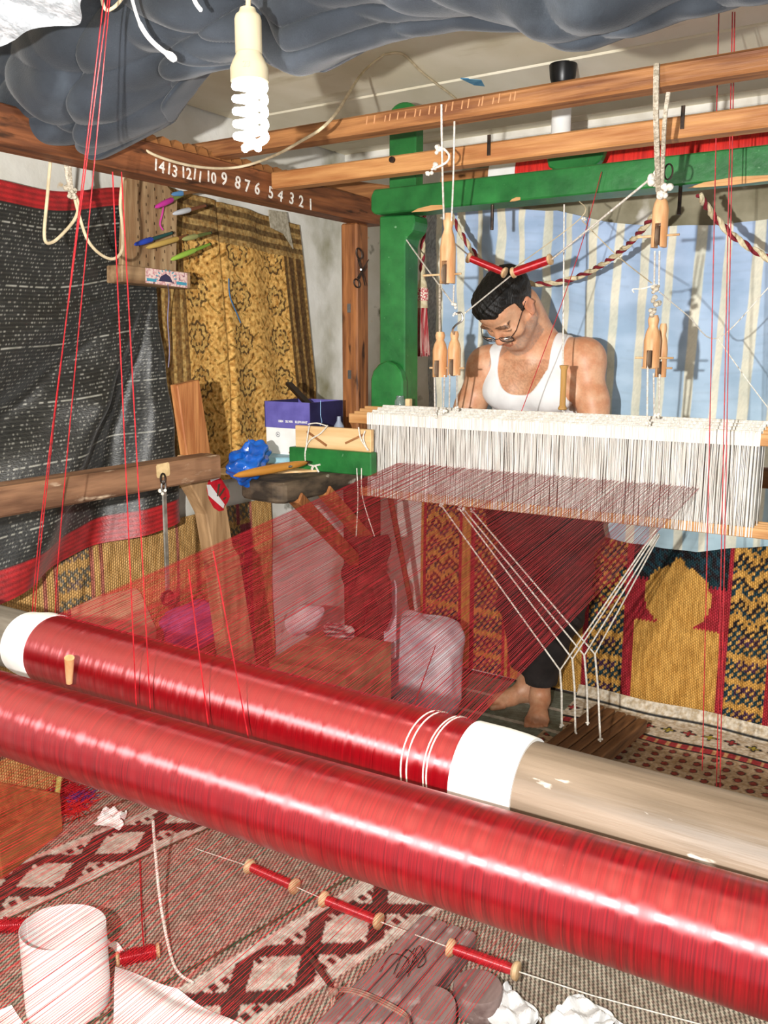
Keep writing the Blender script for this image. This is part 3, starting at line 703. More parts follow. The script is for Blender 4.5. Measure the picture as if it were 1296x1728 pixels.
# red warp through the heddles
k = 470; xw = np.linspace(-1.385, -.487, k)+np.random.uniform(-.0011, .0011, k); xr = np.linspace(XA+.004, XBq-.004, k)+np.random.uniform(-.002, .002, k)
th = R(82)
p0 = np.stack([xr, np.full(k, Y1+R1*math.cos(th)), np.full(k, Z1+R1*math.sin(th))], 1)
pm = np.stack([xw, np.full(k, 2.25), 1.068+np.random.uniform(-.003, .003, k)], 1)
p1_ = np.stack([xw, np.full(k, 2.44), 1.085+np.random.uniform(-.004, .004, k)], 1)
o = threads('red_warp', p0, p1_, np.random.uniform(.00026, .00047, k), REDTHREAD2, mid=[pm]); tag(o, 'sheet of fine red silk threads stretched from roller to heddles', 'warp', kind='stuff')
# lower sheet leaving the front roller
k = 380; xw = np.linspace(-1.62, -.33, k)+np.random.uniform(-.0016, .0016, k)
ctr = lambda x: fa+(fb-fa)*((x-fa.x)/(fb.x-fa.x))
p0 = np.array([(x, ctr(x).y-.01, ctr(x).z-RF+.001) for x in xw]); p1_ = np.stack([xw+np.random.uniform(-.004, .004, k), np.full(k, -.45), .77+np.random.uniform(-.006, .006, k)], 1)
o = threads('red_warp', p0, p1_, np.random.uniform(.00017, .00034, k), REDTHREAD); tag(o, 'loose sheet of red silk threads running out below the front roller', 'warp', kind='stuff')
# ------------------------------------------------------------------ cords, pulleys, spools above the loom
def cord(name, pts, r, m, label, cat='cord', group=None, n=6, sides=6):
    o = MB().tube(spline(pts, n) if len(pts) > 2 else pts, r, sides).build(name, m); return tag(o, label, cat, group)
def lump(mb, c, r, k=6):
    for _ in range(k):
        d = Vector((random.uniform(-1, 1), random.uniform(-1, 1), random.uniform(-1, 1)))*r*.7; mb.ball(c+d, random.uniform(.35, .6)*r, 8, 6)
    return mb
WHEEL = wood('wheel_wood', '#8f7a66', '#6a5544', 'Z')
def pulley(cx, yt, yb, hw, Y, pin, label, knob=.28, ypin=None):
    top, bot = P(cx, yt, Y=Y), P(cx, yb, Y=Y); H = top.z-bot.z; r = hw*(P(cx+1, yb, Y=Y)-bot).length; x = bot.x
    t = thing('pulley', bot, label, 'pulley', 'turned wooden pulleys above the heddles')
    zs = H*(1-knob)
    mb = MB().lathe((x, Y, bot.z+zs*.62), (0, 0, 1), [(r*.98, 0), (r, zs*.3), (r*.93, zs*.38), (r*.80, zs*.38+H*knob*.25), (r*.52, zs*.38+H*knob*.5), (r*.62, zs*.38+H*knob*.66), (r*.66, zs*.38+H*knob*.8), (r*.5, H-zs*.62)], 20)
    for s in (-1, 1):            # two cheeks leave the wheel slot open
        prof = [(s*r*.36, -1), (s*r*.36, 1)]
        ring = []
        for k in range(9):
            a = -1.2+2.4*k/8; ring.append((s*r*math.cos(a)*.98, r*math.sin(a)*.98))
        out = [Vector((x+q[0], Y+q[1], bot.z+H*.06)) for q in [(s*r*.36, ring[0][1])]+ring+[(s*r*.36, ring[-1][1])]]
        mb.prism(out, (0, 0, zs*.57+.001))
    mb.build('block', TURNED, t)
    zp = P(cx, ypin, Y=Y).z if ypin else bot.z+H*.22
    MB().lathe((x-r*.2, Y-r*.25, zp), (1, 0, 0), [(r*1.1, 0), (r*1.22, .001), (r*1.05, r*.2), (r*1.22, r*.4-.001), (r*1.1, r*.4)], 24).build('wheel', WHEEL, t)
    a, b = P(pin[0], yb, Y=Y), P(pin[1], yb, Y=Y)
    MB().cyl((a.x, Y, zp), (b.x, Y, zp), .0028, .0024, 8).build('pin', SPOOLW, t)
    return t
pulley(1111, 318, 424, 13.5, 2.00, (1075, 1145), 'wooden pulley tied to the green crossbeam by white knots', .30, 398)
pulley(1098, 532, 626, 14, 2.17, (1071, 1135), 'wooden pulley hanging right of the weaver, in front of a smaller one', .40, 604)
pulley(1114, 546, 642, 9.5, 2.215, (1082, 1133), 'smaller wooden pulley half hidden behind another, right of the weaver', .40, 621)
pulley(755, 360, 486, 12, 2.02, (714, 778), 'tall wooden pulley hanging between the green post and the spools', .42, 463)
pulley(742, 560, 641, 11, 2.16, (725, 756), 'lower wooden pulley close to the green post, beside its twin', .34, 621)
pulley(766, 559, 638, 10, 2.165, (752, 783), 'lower wooden pulley under a steel hook, beside its twin', .34, 621)
HAIRY = mat('hairy_rope', '#d8cdb9', '#a99c86', rough=.9, scale=(90, 90, 160), bump=1.0, bscale=(200, 200, 300))
cord('rope', [P(1108, 108, Y=1.822), P(1107, 180, Y=1.822), P(1109, 260, Y=1.90), P(1111, 322, Y=1.99)], .006, HAIRY, 'thick hairy rope from the pine beam to the upper right pulley', 'rope')
cord('rope', [P(1128, 156, Y=1.822), P(1122, 200, Y=1.83), P(1119, 260, Y=1.90), P(1117, 318, Y=1.985)], .0045, HAIRY, 'thinner hairy rope beside the thick one at the upper right pulley', 'rope')
o = lump(lump(lump(MB(), P(1107, 300, Y=1.975), .016, 9), P(1122, 322, Y=1.975), .015, 9), P(1101, 302, Y=1.97), .010, 5).build('knot', CORDW); tag(o, 'bundle of white knots round the upper right pulley head', 'knot')
MB().tube([P(1128, 290, Y=1.985)+Vector((.009*math.cos(a), 0, .016*math.sin(a))) for a in [k*math.pi/8 for k in range(16)]], .002, 6, closed=True).build('metal_loop', IRON, o)
YH = 2.25
hang = 'white cord tying a pulley to the heddle shafts'
for a, b in (((1093, 612, 2.16), (1092, 716, YH)), ((1103, 630, 2.19), (1104, 702, YH+.03)), ((1113, 632, 2.2), (1112, 706, YH+.05)),
             ((733, 632, 2.15), (734, 702, YH)), ((750, 634, 2.15), (748, 696, YH+.03)), ((759, 632, 2.15), (758, 692, YH+.03)), ((771, 632, 2.155), (771, 691, YH+.05))):
    cord('cord', [P(a[0], a[1], Y=a[2]), P(b[0], b[1], Y=b[2])], .0022, CORDW, hang, 'cord', 'cords from pulleys to heddles')
for k, (u, v, y) in enumerate(((1093, 716, YH-.006), (1108, 702, YH+.02), (735, 702, YH-.006), (750, 694, YH+.02), (771, 690, YH+.02))):
    o = lump(MB(), P(u, v, Y=y), .008, 6).build('knot', CORDW); tag(o, 'small white knot tied on the heddle slat', 'knot', 'knots on the heddle slats')
for a, b, y0, y1 in (((1105, 424), (1104, 480), 2.0, 2.08), ((1113, 424), (1112, 480), 2.0, 2.08)):
    cord('cord', [P(*a, Y=y0), P(*b, Y=y1)], .002, CORDW, 'white cord linking the upper and lower right pulleys', 'cord', 'cords between right pulleys')
o = lump(lump(lump(MB(), P(1107, 488, Y=2.09), .011, 7), P(1106, 508, Y=2.12), .012, 7), P(1104, 526, Y=2.15), .012, 7).build('knot', HAIRY); tag(o, 'long hairy knot above the lower right pulleys', 'knot')
cord('cord', [P(745, 176, Y=1.822), P(746, 262, Y=1.86), P(749, 370, Y=2.0)], .0024, CORDW, 'white cord from the pine beam down to the left pulley', 'cord')
cord('cord', [P(767, 205, Y=1.822), P(765, 300, Y=1.92), P(762, 372, Y=2.0)], .0022, CORDW, 'second white cord beside the knotted one above the left pulley', 'cord')
o = lump(lump(lump(MB(), P(743, 252, Y=1.86), .012, 7), P(736, 280, Y=1.86), .010, 6), P(725, 290, Y=1.86), .008, 6)
o.tube(spline([P(748, 250, Y=1.85), P(758, 262, Y=1.85), P(752, 275, Y=1.85), P(728, 286, Y=1.85)], 5), .0025, 6); o = o.build('knot', CORDW); tag(o, 'big white knot with loose ends hung below the upper pine beam', 'knot')
cord('cord', [P(742, 480, Y=2.02), P(742, 562, Y=2.16)], .003, HAIRY, 'hairy cord from the left pulley wheel to the lower pair', 'cord')
cord('cord', [P(766, 482, Y=2.02), P(765, 512, Y=2.07)], .002, CORDW, 'short white cord under the left pulley wheel', 'cord')
o = lump(lump(MB(), P(766, 516, Y=2.07), .009, 7), P(768, 530, Y=2.08), .007, 5).build('knot', CORDW); tag(o, 'frayed white knot above the steel hook', 'knot')
o = MB().tube(spline([P(768, 530, Y=2.085), P(778, 528, Y=2.085), P(780, 540, Y=2.085), P(770, 548, Y=2.085), P(764, 556, Y=2.10), P(766, 564, Y=2.15)], 6), .0028, 8).build('hook', STEEL); tag(o, 'small steel hook joining cords above the left pulleys', 'hook')
# diagonal cords
cord('cord', [P(686, 405, Y=YG-.005), P(705, 432, Y=2.35), P(764, 512, Y=2.075)], .0022, CORDW, 'slack white cord from the green post to the left pulleys')
cord('cord', [P(785, 528, Y=2.085), P(861, 466, Y=2.33)], .002, CORDW, 'white cord crossing the weaver\'s hair to the spools')
cord('cord', [P(745, 404, Y=2.02), P(758, 404, Y=2.05), P(790, 430, Y=2.33)], .0022, CORDW, 'white cord from the left pulley to the spool end')
cord('cord', [P(932, 437, Y=2.33), P(1102, 298, Y=1.98)], .0026, CORDW, 'taut white cord from the glossy spool up to the right pulley knots')
cord('string', [P(868, 452, Y=2.5), P(980, 368, Y=2.37), P(978, 340, Y=2.40)], .0014, CORDC, 'thin string from the green crossbeam to the spools', 'string')
cord('string', [P(982, 372, Y=2.37), P(1040, 430, Y=2.3), P(1100, 478, Y=2.1)], .0013, CORDC, 'thin string slanting from the crossbeam to the hairy knot', 'string')
cord('string', [P(1112, 492, Y=2.1), P(1160, 532, Y=2.25), P(1211, 571, Y=2.4), P(1296, 486, Y=2.42), P(1330, 450, Y=2.42)], .0015, CORDW, 'thin white string bent in a V at the right of the loom', 'string')
cord('string', [P(1211, 571, Y=2.4), P(1260, 640, Y=2.4), P(1305, 700, Y=2.4)], .0014, CORDW, 'thin white string running down from the bent string', 'string')
cord('string', [P(1108, 480, Y=2.09), P(1085, 487, Y=2.09), P(1068, 488, Y=2.09), P(1070, 494, Y=2.09)], .0016, CORDW, 'loose end of white string at the hairy knot', 'string')
o = lump(MB(), P(986, 370, Y=2.37), .007, 6).build('knot', CORDW); tag(o, 'tiny knot with a red wisp under the green crossbeam', 'knot')
cord('string', [P(952, 345, Y=2.40), P(950, 620, Y=2.42)], .0022, CORDW, 'white string holding up the empty wooden bobbin', 'string')
bt, bb = P(950, 616, Y=2.42), P(949, 692, Y=2.42)
bob = thing('bobbin', bb, 'empty wooden bobbin hanging from a string before the weaver\'s vest', 'bobbin')
Hh = bt.z-bb.z; MB().lathe((bb.x, 2.42, bb.z), (0, 0, 1), [(.009, 0), (.013, .002), (.013, .006), (.009, .014), (.0085, Hh*.5), (.009, Hh-.014), (.013, Hh-.005), (.013, Hh-.001), (.008, Hh)], 18).build('shaft', wood('bobbin_wood', '#cfa25f', '#a87a3c', 'Z'), bob)
lump(MB(), bb+Vector((0, 0, -.002)), .006, 4).build('knot', CORDW, bob)
# wound spools
def spool(a, b, rc, rf, label, group=None, m=None):
    a, b = Vector(a), Vector(b); L = (b-a).length; d = (b-a)/L
    t = thing('spool', (a+b)/2-Vector((0, 0, rf)), label, 'spool', group)
    roll('silk_winding', a+d*L*.08, b-d*L*.08, rc, m or SPOOLRED, t, n=20, prof=[(0, .92), (.1, 1), (.9, 1), (1, .92)])
    for s, q, dd in ((0, a, d), (1, b, -d)):
        MB().lathe(q, dd, [(rf*.75, 0), (rf, .002), (rf, L*.055), (rf*.8, L*.085), (rc*.8, L*.10)], 20).build('flange', SPOOLW, t)
    MB().cyl(a-d*.001, a+d*.002, rf*.3, n=10).build('bore', IRON, t)
    return t
spool(P(789, 434, Y=2.33), P(854, 461, Y=2.34), .0105, .0155, 'half empty red spool strung left of the glossy one over the weaver\'s head')
spool(P(864, 461, Y=2.34), P(931, 437, Y=2.33), .0125, .0155, 'full glossy red spool strung over the weaver\'s head')
# twisted red and cream rope with tassel
ROPER = mat('rope_red', '#8f2430', '#6c1822', rough=.8, scale=(80, 80, 80)); ROPEC = mat('rope_cream', '#e0d2b0', '#c4b48e', rough=.8, scale=(80, 80, 80))
def twisted(pts, r, turns, label):
    path = spline(pts, 24); n = len(path); L = sum((path[i+1]-path[i]).length for i in range(n-1)); lo = min(path, key=lambda q: q.z)
    t = thing('twisted_rope', lo, label, 'rope')
    for s, m in ((0, ROPER), (math.pi, ROPEC), (2.1, ROPEC)):
        acc = 0; out = []
        for i, q in enumerate(path):
            if i: acc += (path[i]-path[i-1]).length
            d = (path[min(i+1, n-1)]-path[max(i-1, 0)]).normalized(); x, y, _ = frame(d); a = acc*turns*2*math.pi+s
            out.append(q+(x*math.cos(a)+y*math.sin(a))*r*.6)
        MB().tube(out, r*.62, 6).build('strand', m, t)
    return t
YR = 2.84
twisted([P(1180, 330, Y=2.5), P(1205, 365, Y=2.6), P(1240, 400, Y=2.6), P(1296, 436, Y=2.6), P(1340, 455, Y=2.6)], .0085, 14, 'red and cream twisted rope sagging right of the pulleys')
twisted([P(1112, 350, Y=2.5), P(1094, 375, Y=2.55), P(1050, 422, Y=2.7), P(990, 461, Y=YR), P(930, 478, Y=YR), P(880, 476, Y=YR), P(830, 458, Y=YR), P(795, 420, Y=YR), P(765, 370, Y=YR), P(750, 335, Y=2.7)], .0085, 14, 'red and cream twisted rope swagged behind the weaver\'s head')
twisted([P(716, 352, Y=2.62), P(714, 400, Y=2.62), P(712, 450, Y=2.62), P(713, 476, Y=2.62)], .008, 14, 'upright twisted rope above the red tassel')
ta = P(713, 470, Y=2.62); zt_ = lambda v: P(713, v, Y=2.62).z
tas = thing('tassel', (ta.x, 2.62, zt_(600)), 'red and cream tassel hanging beside the green post', 'tassel')
MB().lathe((ta.x, 2.62, zt_(486)), (0, 0, 1), [(.017, 0), (.014, .018), (.007, .034), (.005, .05)], 16).build('neck', ROPEC, tas)
NET = mat('tassel_net', '#c23a48', '#efe2d0', rough=.8, scale=(220, 220, 220), lo=.45, hi=.55)
MB().lathe((ta.x, 2.62, zt_(508)), (0, 0, 1), [(.018, 0), (.021, .008), (.021, .034), (.017, zt_(486)-zt_(508))], 18).build('netted_head', NET, tas)
MB().lathe((ta.x, 2.62, zt_(520)), (0, 0, 1), [(.020, 0), (.018, .012), (.018, .024)], 18).build('collar', ROPEC, tas)
k = 260; an = np.random.uniform(0, 6.283, k); ra = .016*np.sqrt(np.random.uniform(.2, 1, k))
a = np.stack([ta.x+ra*np.cos(an), 2.62+ra*np.sin(an), np.full(k, zt_(518))], 1); b = np.stack([ta.x+ra*1.75*np.cos(an), 2.62+ra*1.75*np.sin(an), zt_(596)+np.random.uniform(-.012, .012, k)], 1)
o = threads('fringe', a, b, .0016, mat('tassel_fringe', '#a3222e', '#d9c3b4', rough=.85, scale=(120, 120, 10), lo=.45, hi=.75), tas); o['kind'] = 'stuff'

# treadle cords, pedals
Vp = (((745, 853), (945, 1131), (1108, 892), (948, 1226)), ((775, 858), (966, 1112), (1109, 897), (971, 1236)), ((783, 860), (986, 1106), (1112, 900), (992, 1222)), ((797, 862), (1004, 1104), (1113, 903), (1013, 1248)))
for i, (a, b, c, d) in enumerate(Vp):
    y = 2.25+.03*i; q = P(*b, Y=y+.05)
    t = thing('treadle_cord', q, 'white treadle cord forked up to both ends of the heddle slats', 'cord', 'forked treadle cords')
    MB().tube([P(*a, Y=y), q], .0024, 6).build('branch', CORDW, t); MB().tube([P(*c, Y=y), q], .0022, 6).build('branch', CORDW, t)
    e = P(*d, Y=y+.10); mid = q.lerp(e, .4)+Vector((.003, 0, 0))
    MB().tube([q, mid, e], .0030, 6).build('drop', CORDW, t); lump(lump(MB(), P(*a, Y=y-.004), .008, 5), e, .007, 4).build('knot', CORDW, t)
PEDAL = wood('pedal_wood', '#7c5433', '#4a2f1b', 'Y')
for i in range(5):
    a = P(1012+i*18, 1199+i*6, Z=.085); b = P(1012+i*18-105, 1199+i*6+84, Z=.12)
    o = MB().bar(a, b, .036, .045).build('pedal', PEDAL, smooth=False, bevel=.004); tag(o, 'brown wooden loom pedal under the treadle cords, %s' % ('beside the weaver\'s foot', 'second from the weaver\'s foot', 'in the middle of the row', 'second from the flowered rug border', 'at the rug side of the row')[i], 'pedal', 'loom pedals')
RUG = mat('knotted_rug', '#ffffff', '#d5c8b4', rough=.95, scale=(60, 60, 60), attr=True, bump=.4, bscale=(160, 160, 160))
ra_, rb_ = P(985, 1180, Z=.01), P(1270, 1345, Z=.01)
def rug_fn(U, V):
    x = -1.12+U*.95; y = 2.62+V*.62; return x, y+0*U, .012+.004*np.sin(x*14+y*9)+.05*np.clip((V-.93)/.07, 0, 1)**2
def rug_col(U, V):
    X_, Y_ = U*.95, V*.62; cx, cy = np.floor(X_/.006), np.floor(Y_/.006); n = hsh(cx, cy)
    c = np.broadcast_to(L_('#b9a184'), U.shape+(3,)).copy()
    lx_, ly_ = (X_ % .095)-.0475, (Y_-.25); 
    mot = np.abs(np.sin(X_*66)*np.sin(Y_*58+1))
    c[mot > .62] = L_('#2c2a28'); c[(mot > .78)] = L_('#8f3a32')
    b1 = V > .66; c[b1] = L_('#d9cdb9')
    fx = ((X_+.02) % .075)-.0375; fy = Y_-.505; rr = np.hypot(fx, fy); an = np.arctan2(fy, fx)
    fl_ = b1 & (rr < .021+.010*np.cos(4*an)); c[fl_] = L_('#2b2b2b'); 
    kk = (np.floor((X_+.02)/.075) % 2 == 0); c[b1 & (rr < .013+.006*np.cos(4*an)) & kk] = L_('#b43a3c'); c[b1 & (rr < .013+.006*np.cos(4*an)) & ~kk] = L_('#b3a43c')
    for v0, v1, cc in ((.66, .685, '#222222'), (.60, .66, '#a83238'), (.585, .60, '#222222'), (.95, .965, '#333333')):
        c[(V > v0) & (V < v1)] = L_(cc)
    zig = (V > .60) & (V < .66) & (np.abs((X_ % .04)-.02) < .006); c[zig] = L_('#d0a070')
    return c*(.8+.35*n[..., None])
o = sheet('floor_rug', rug_fn, 220, 150, RUG, rug_col, .008); tag(o, 'small patterned rug with flower border under the pedals', 'rug')

# ------------------------------------------------------------------ left wall: boards, pens, tools
LEDGE = wood('ledge_wood', '#a98a66', '#7a5c40', 'Y', fine=40)
cbx = -2.135
cb = MB().prism([P(u, v, X=cbx) for u, v in ((212, 304), (226, 292), (272, 300), (300, 334), (298, 470), (206, 470))], (-.022, 0, 0)).build('carding_board', wood('board_wood', '#b59872', '#8b6a49', 'Z', fine=40), smooth=False, bevel=.003)
tag(cb, 'worn wooden board studded with slanting nails on the left wall', 'board')
nail0 = None
for r_ in range(10):
    for c_ in range(5):
        u = 232+c_*14+(r_ % 2)*3; v = 312+r_*14.5+c_*3.4
        if v > 446: continue
        q = P(u, v, X=cbx+.001)
        if nail0 is None:
            nail0 = MB().bar(q+Vector((-.004, .006, .006)), q+Vector((.008, -.006, -.006)), .0018, .0018).build('nail', IRON, cb, smooth=False); noff = WL[nail0.name]-q
        else: copy_obj(nail0, q+noff, cb)
lg = MB().prism([P(u, v, X=-2.085) for u, v in ((206, 446), (322, 460), (322, 487), (206, 476))], (-.07, 0, 0)).build('wooden_ledge', LEDGE, smooth=False, bevel=.003)
tag(lg, 'short wooden ledge with a painted pink and turquoise strip, under the nailed board', 'ledge')
PNT = mat('painted_strip', '#e9cfc6', '#c98f92', rough=.5, scale=(120, 120, 120), lo=.45, hi=.6, speck=[('#5c4a5e', (60, 60, 60), .64, .7)])
xs2 = -2.0835
pp = MB().prism([P(u, v, X=xs2) for u, v in ((246, 452), (316, 461), (316, 486), (246, 477))], (-.002, 0, 0)).build('painted_strip', PNT, lg, smooth=False)
TUR = mat('turquoise', '#3aa3a8', '#4f8fb0', scale=(90, 90, 90)); NVY = mat('navy_print', '#3a3550')
for poly, m in (([(248, 469), (264, 471), (264, 476), (248, 474)], TUR), ([(298, 475), (315, 477), (315, 482), (298, 480)], TUR), ([(268, 474), (272, 466), (280, 462), (287, 467), (292, 477)], NVY)):
    MB().prism([P(u, v, X=xs2+.0008) for u, v in poly], (-.001, 0, 0)).build('motif', m, pp, smooth=False)
for k in range(9):
    a = math.pi*k/8; q0 = P(280-14*math.cos(a), 471-13*math.sin(a), X=xs2+.0008); q1 = P(280-18*math.cos(a), 471-16*math.sin(a), X=xs2+.0008)
    MB().bar(q0, q1, .0035, .001, up=(1, 0, 0)).build('motif', TUR, pp, smooth=False)
cord('string', [P(283, 480, X=-2.075), P(285, 500, X=-2.15), P(283, 540, X=-2.18), P(286, 590, X=-2.2), P(284, 620, X=-2.21)], .0018, mat('lilac_string', '#8d86a0'), 'lilac string dangling from the painted ledge', 'string')
cord('string', [P(276, 345, X=-2.10), P(274, 360, X=-2.115), P(270, 378, X=-2.12), P(275, 388, X=-2.12)], .003, mat('pink_string', '#c23f8f'), 'pink thread trailing from the pink quill', 'string')
cord('string', [P(386, 470, X=-2.235), P(388, 500, X=-2.235), P(400, 530, X=-2.235), P(406, 545, X=-2.235)], .0022, mat('blue_string', '#3f77a8'), 'blue thread scrap on the golden carpet', 'string')
QC = [((262, 350), (318, 324), '#c9389a', '#7f9148', .5, 'pink and olive yarn quill stuck in the nailed board'), ((290, 328), (352, 321), '#5a8fc0', '#8a6038', .25, 'thin wooden quill with blue tip behind the pink quill'),
      ((292, 361), (347, 347), '#c9ccd0', '#7d4a30', .5, 'silver and brown yarn quill on the golden carpet'), ((227, 413), (290, 393), '#2b49b4', '#24504c', .45, 'blue and dark teal yarn quill on the nailed board'),
      ((247, 418), (316, 398), '#c9a758', '#7e4e2e', .75, 'gold yarn quill beside the blue one'), ((308, 404), (355, 393), '#a0a163', '#5f6b33', .5, 'olive quill end behind the gold quill'), ((289, 438), (354, 412), '#9cc24a', '#7fa437', .6, 'bright green yarn quill above the painted ledge')]
for i, (a, b, c1, c2, sp, lab) in enumerate(QC):
    A, B = P(*a, X=-2.06), P(*b, X=-2.10); d = B-A; L = d.length; d.normalize()
    t = thing('yarn_quill', A, lab, 'quill'); m1, m2 = mat('quill_yarn', c1, rough=.55), mat('quill_wood', c2, rough=.55)
    MB().lathe(A, d, [(.002, 0), (.0055, .008), (.0085, L*.25), (.0085, L*(sp-.05)), (.006, L*sp)], 12).build('yarn', m1, t)
    MB().lathe(A+d*L*sp, d, [(.0055, 0), (.006, L*.1), (.0045, L*(1-sp))], 12).build('stick', m2, t)
    MB().cyl(B-d*.002, B+d*.004, .0052, n=10).build('bore', BLACK, t)
o = MB().tube(spline([P(86, 262, X=-1.80), P(80, 330, X=-1.80), P(75, 400, X=-1.80), P(88, 409, X=-1.80), P(112, 388, X=-1.80), P(128, 366, X=-1.80), P(132, 345, X=-1.80), P(127, 330, X=-1.80), P(120, 322, X=-1.80)], 8), .0038, 8)
o.tube(spline([P(125, 330, X=-1.80), P(134, 365, X=-1.80), P(148, 405, X=-1.80), P(168, 428, X=-1.80), P(190, 437, X=-1.80), P(205, 424, X=-1.80), P(207, 390, X=-1.80), P(203, 345, X=-1.80), P(207, 300, X=-1.80), P(212, 275, X=-1.78)], 8), .0038, 8)
o = o.build('cable', CORDC); tag(o, 'cream cable hanging in two loops before the black sheet', 'cable')
o = lump(lump(MB().tube([P(109, 262, X=-1.79), P(114, 300, X=-1.80), P(120, 325, X=-1.80)], .005, 6).tube([P(117, 262, X=-1.79), P(119, 300, X=-1.80), P(122, 322, X=-1.80)], .004, 6), P(120, 318, X=-1.80), .014, 8), P(120, 328, X=-1.795), .012, 6).build('cord_knot', HAIRY); tag(o, 'ragged rope knot hanging from the numbered beam', 'knot')
# scissors on the post
sc = thing('scissors', P(605, 490, Y=2.556), 'black iron scissors hung on the rough wooden post', 'scissors')
for ring_c, tip, rr in (((606, 428), (606, 484), (4.5, 9)), ((602, 478), (621, 440), (4.5, 7))):
    pts = [P(ring_c[0]+rr[0]*math.cos(a)+(1.5*math.sin(a)), ring_c[1]+rr[1]*math.sin(a), Y=2.552) for a in [k*math.pi/10 for k in range(20)]]
    MB().tube(pts, .0028, 6, closed=True).build('handle', IRON, sc)
MB().bar(P(605, 436, Y=2.552), P(616, 482, Y=2.552), .009, .003, up=(0, 1, 0), w1=.002).build('blade', IRON, sc, smooth=False)
MB().bar(P(604, 470, Y=2.549), P(622, 438, Y=2.549), .009, .003, up=(0, 1, 0), w1=.002).build('blade', IRON, sc, smooth=False)
MB().cyl(P(609, 455, Y=2.552), P(609, 455, Y=2.545), .003, n=8).build('rivet', STEEL, sc)

# side rail (old slab), braces, post under it
SLAB = mat('battered_slab', '#6d5c49', '#2f261d', rough=.8, scale=(14, 10, 30), lo=.3, hi=.62, bump=1.0, bscale=(25, 15, 40), speck=[('#cfc5b4', (18, 12, 24), .66, .74), ('#a8744a', (9, 6, 9), .70, .76)])
xr0, xr1 = -1.785, -1.585
out = [(xr0, 2.62), (xr0, 2.0), (xr0+.02, 1.96), (xr0+.07, 1.945), (xr1-.03, 1.935), (xr1, 1.95), (xr1, 2.62)]
rl = MB().prism([Vector((a, b, .965)) for a, b in out], (0, 0, .062)).build('loom_rail', SLAB, smooth=False, bevel=.008); tag(rl, 'battered dark wooden slab carrying the green loom post', 'slab')
o = MB().box((-1.685, 2.50, .48), (.10, .10, .965)).build('wooden_post', wood('dark_post', '#5a3c26', '#33200f', 'Z'), smooth=False, bevel=.006); tag(o, 'dark wooden leg under the battered slab, behind the red threads', 'post')
for a, b, m, lab in (((497, 838), (612, 960), WOODZ, 'brown diagonal brace under the battered slab, lower of two'), ((545, 826), (632, 925), WOODZL, 'pale diagonal brace under the battered slab, upper of two')):
    q0, q1 = P(*a, X=-1.60), P(*b, X=-1.66)
    o = MB().bar(q0, q1, .035, .045, up=(1, 0, 0)).build('brace', m, smooth=False, bevel=.003); tag(o, lab, 'brace')
def rag_fn(U, V):
    u = 588+U*66+4*np.sin(V*9); v = 905+(1-V)*(135+18*np.sin(U*9)+9*np.sin(U*23))
    pts = np.array([[P(float(a), float(b), Y=2.40) for a, b in zip(r1_, r2_)] for r1_, r2_ in zip(u, v)])
    return pts[..., 0], pts[..., 1]-.02*np.sin(U*17+V*3)-.012*np.sin(V*14+U*5), pts[..., 2]
o = sheet('dark_rag', rag_fn, 40, 60, mat('rag_cloth', '#4a2f22', '#2c1b14', rough=.9, scale=(20, 20, 8)), thick=.004); tag(o, 'ragged dark brown cloth hanging under the slab', 'cloth')
o = MB().cyl(P(659, 842, Y=2.62), P(707, 1090, Y=2.98), .011, .010, 12).build('wooden_stick', wood('stick_wood', '#8a5a36', '#5f3a20', 'Z')); tag(o, 'thin brown stick leaning behind the red threads', 'stick')

# lower side beam, shaped plank, hook
yE = P(375, 775, X=-1.66).y
sb = MB().box((-1.70, (yE+.98)/2, 1.093), (.075, yE-.98, .066)).build('side_rail', wood('rail_wood', '#8f6a4e', '#5c3f2c', 'Y', fine=40, speck=('#b9a389', (40, 12, 40), .64, .74)), smooth=False, bevel=.005); tag(sb, 'weathered horizontal rail crossing in front of the black sheet', 'rail')
q = P(275, 793, X=-1.6615); MB().prism([q+Vector((0, a, b)) for a, b in ((-.022, -.014), (-.019, -.019), (.02, -.017), (.023, -.012), (.022, .014), (.018, .018), (-.02, .016), (-.023, .012))], (.001, 0, 0)).build('pale_patch', mat('pale_patch', '#d9bf8e', '#c2a677', scale=(60, 60, 60)), sb, smooth=False)
xpl = -1.80
sp_ = thing('shaped_plank', P(400, 1060, X=xpl), 'shaped wooden plank with a red sticker leaning behind the weathered rail', 'plank')
MB().prism([P(u, v, X=xpl) for u, v in ((299, 650), (337, 641), (358, 775), (318, 785))], (-.03, 0, 0)).build('upper_board', WOODZL, sp_, smooth=False, bevel=.003)
MB().prism([P(u, v, X=xpl+.02) for u, v in ((318, 770), (360, 765), (372, 805), (388, 835), (383, 852), (394, 921), (405, 937), (462, 1300), (410, 1300), (362, 950), (348, 868), (333, 838), (321, 818))], (-.05, 0, 0)).build('lower_board', wood('worn_board', '#b08d66', '#8a6a48', 'Z', fine=35, speck=('#5c4630', (30, 30, 20), .66, .74)), sp_, smooth=False, bevel=.004)
STK = mat('red_sticker', '#c2202c', '#a81a24', rough=.3, scale=(60, 60, 60)); xst = xpl+.0215
st = MB().prism([P(u, v, X=xst) for u, v in ((352, 812), (358, 804), (368, 801), (376, 812), (386, 828), (388, 838), (384, 848), (378, 856), (378, 861), (370, 863), (361, 857), (353, 842), (349, 826))], (-.002, 0, 0)).build('sticker', STK, sp_, smooth=False)
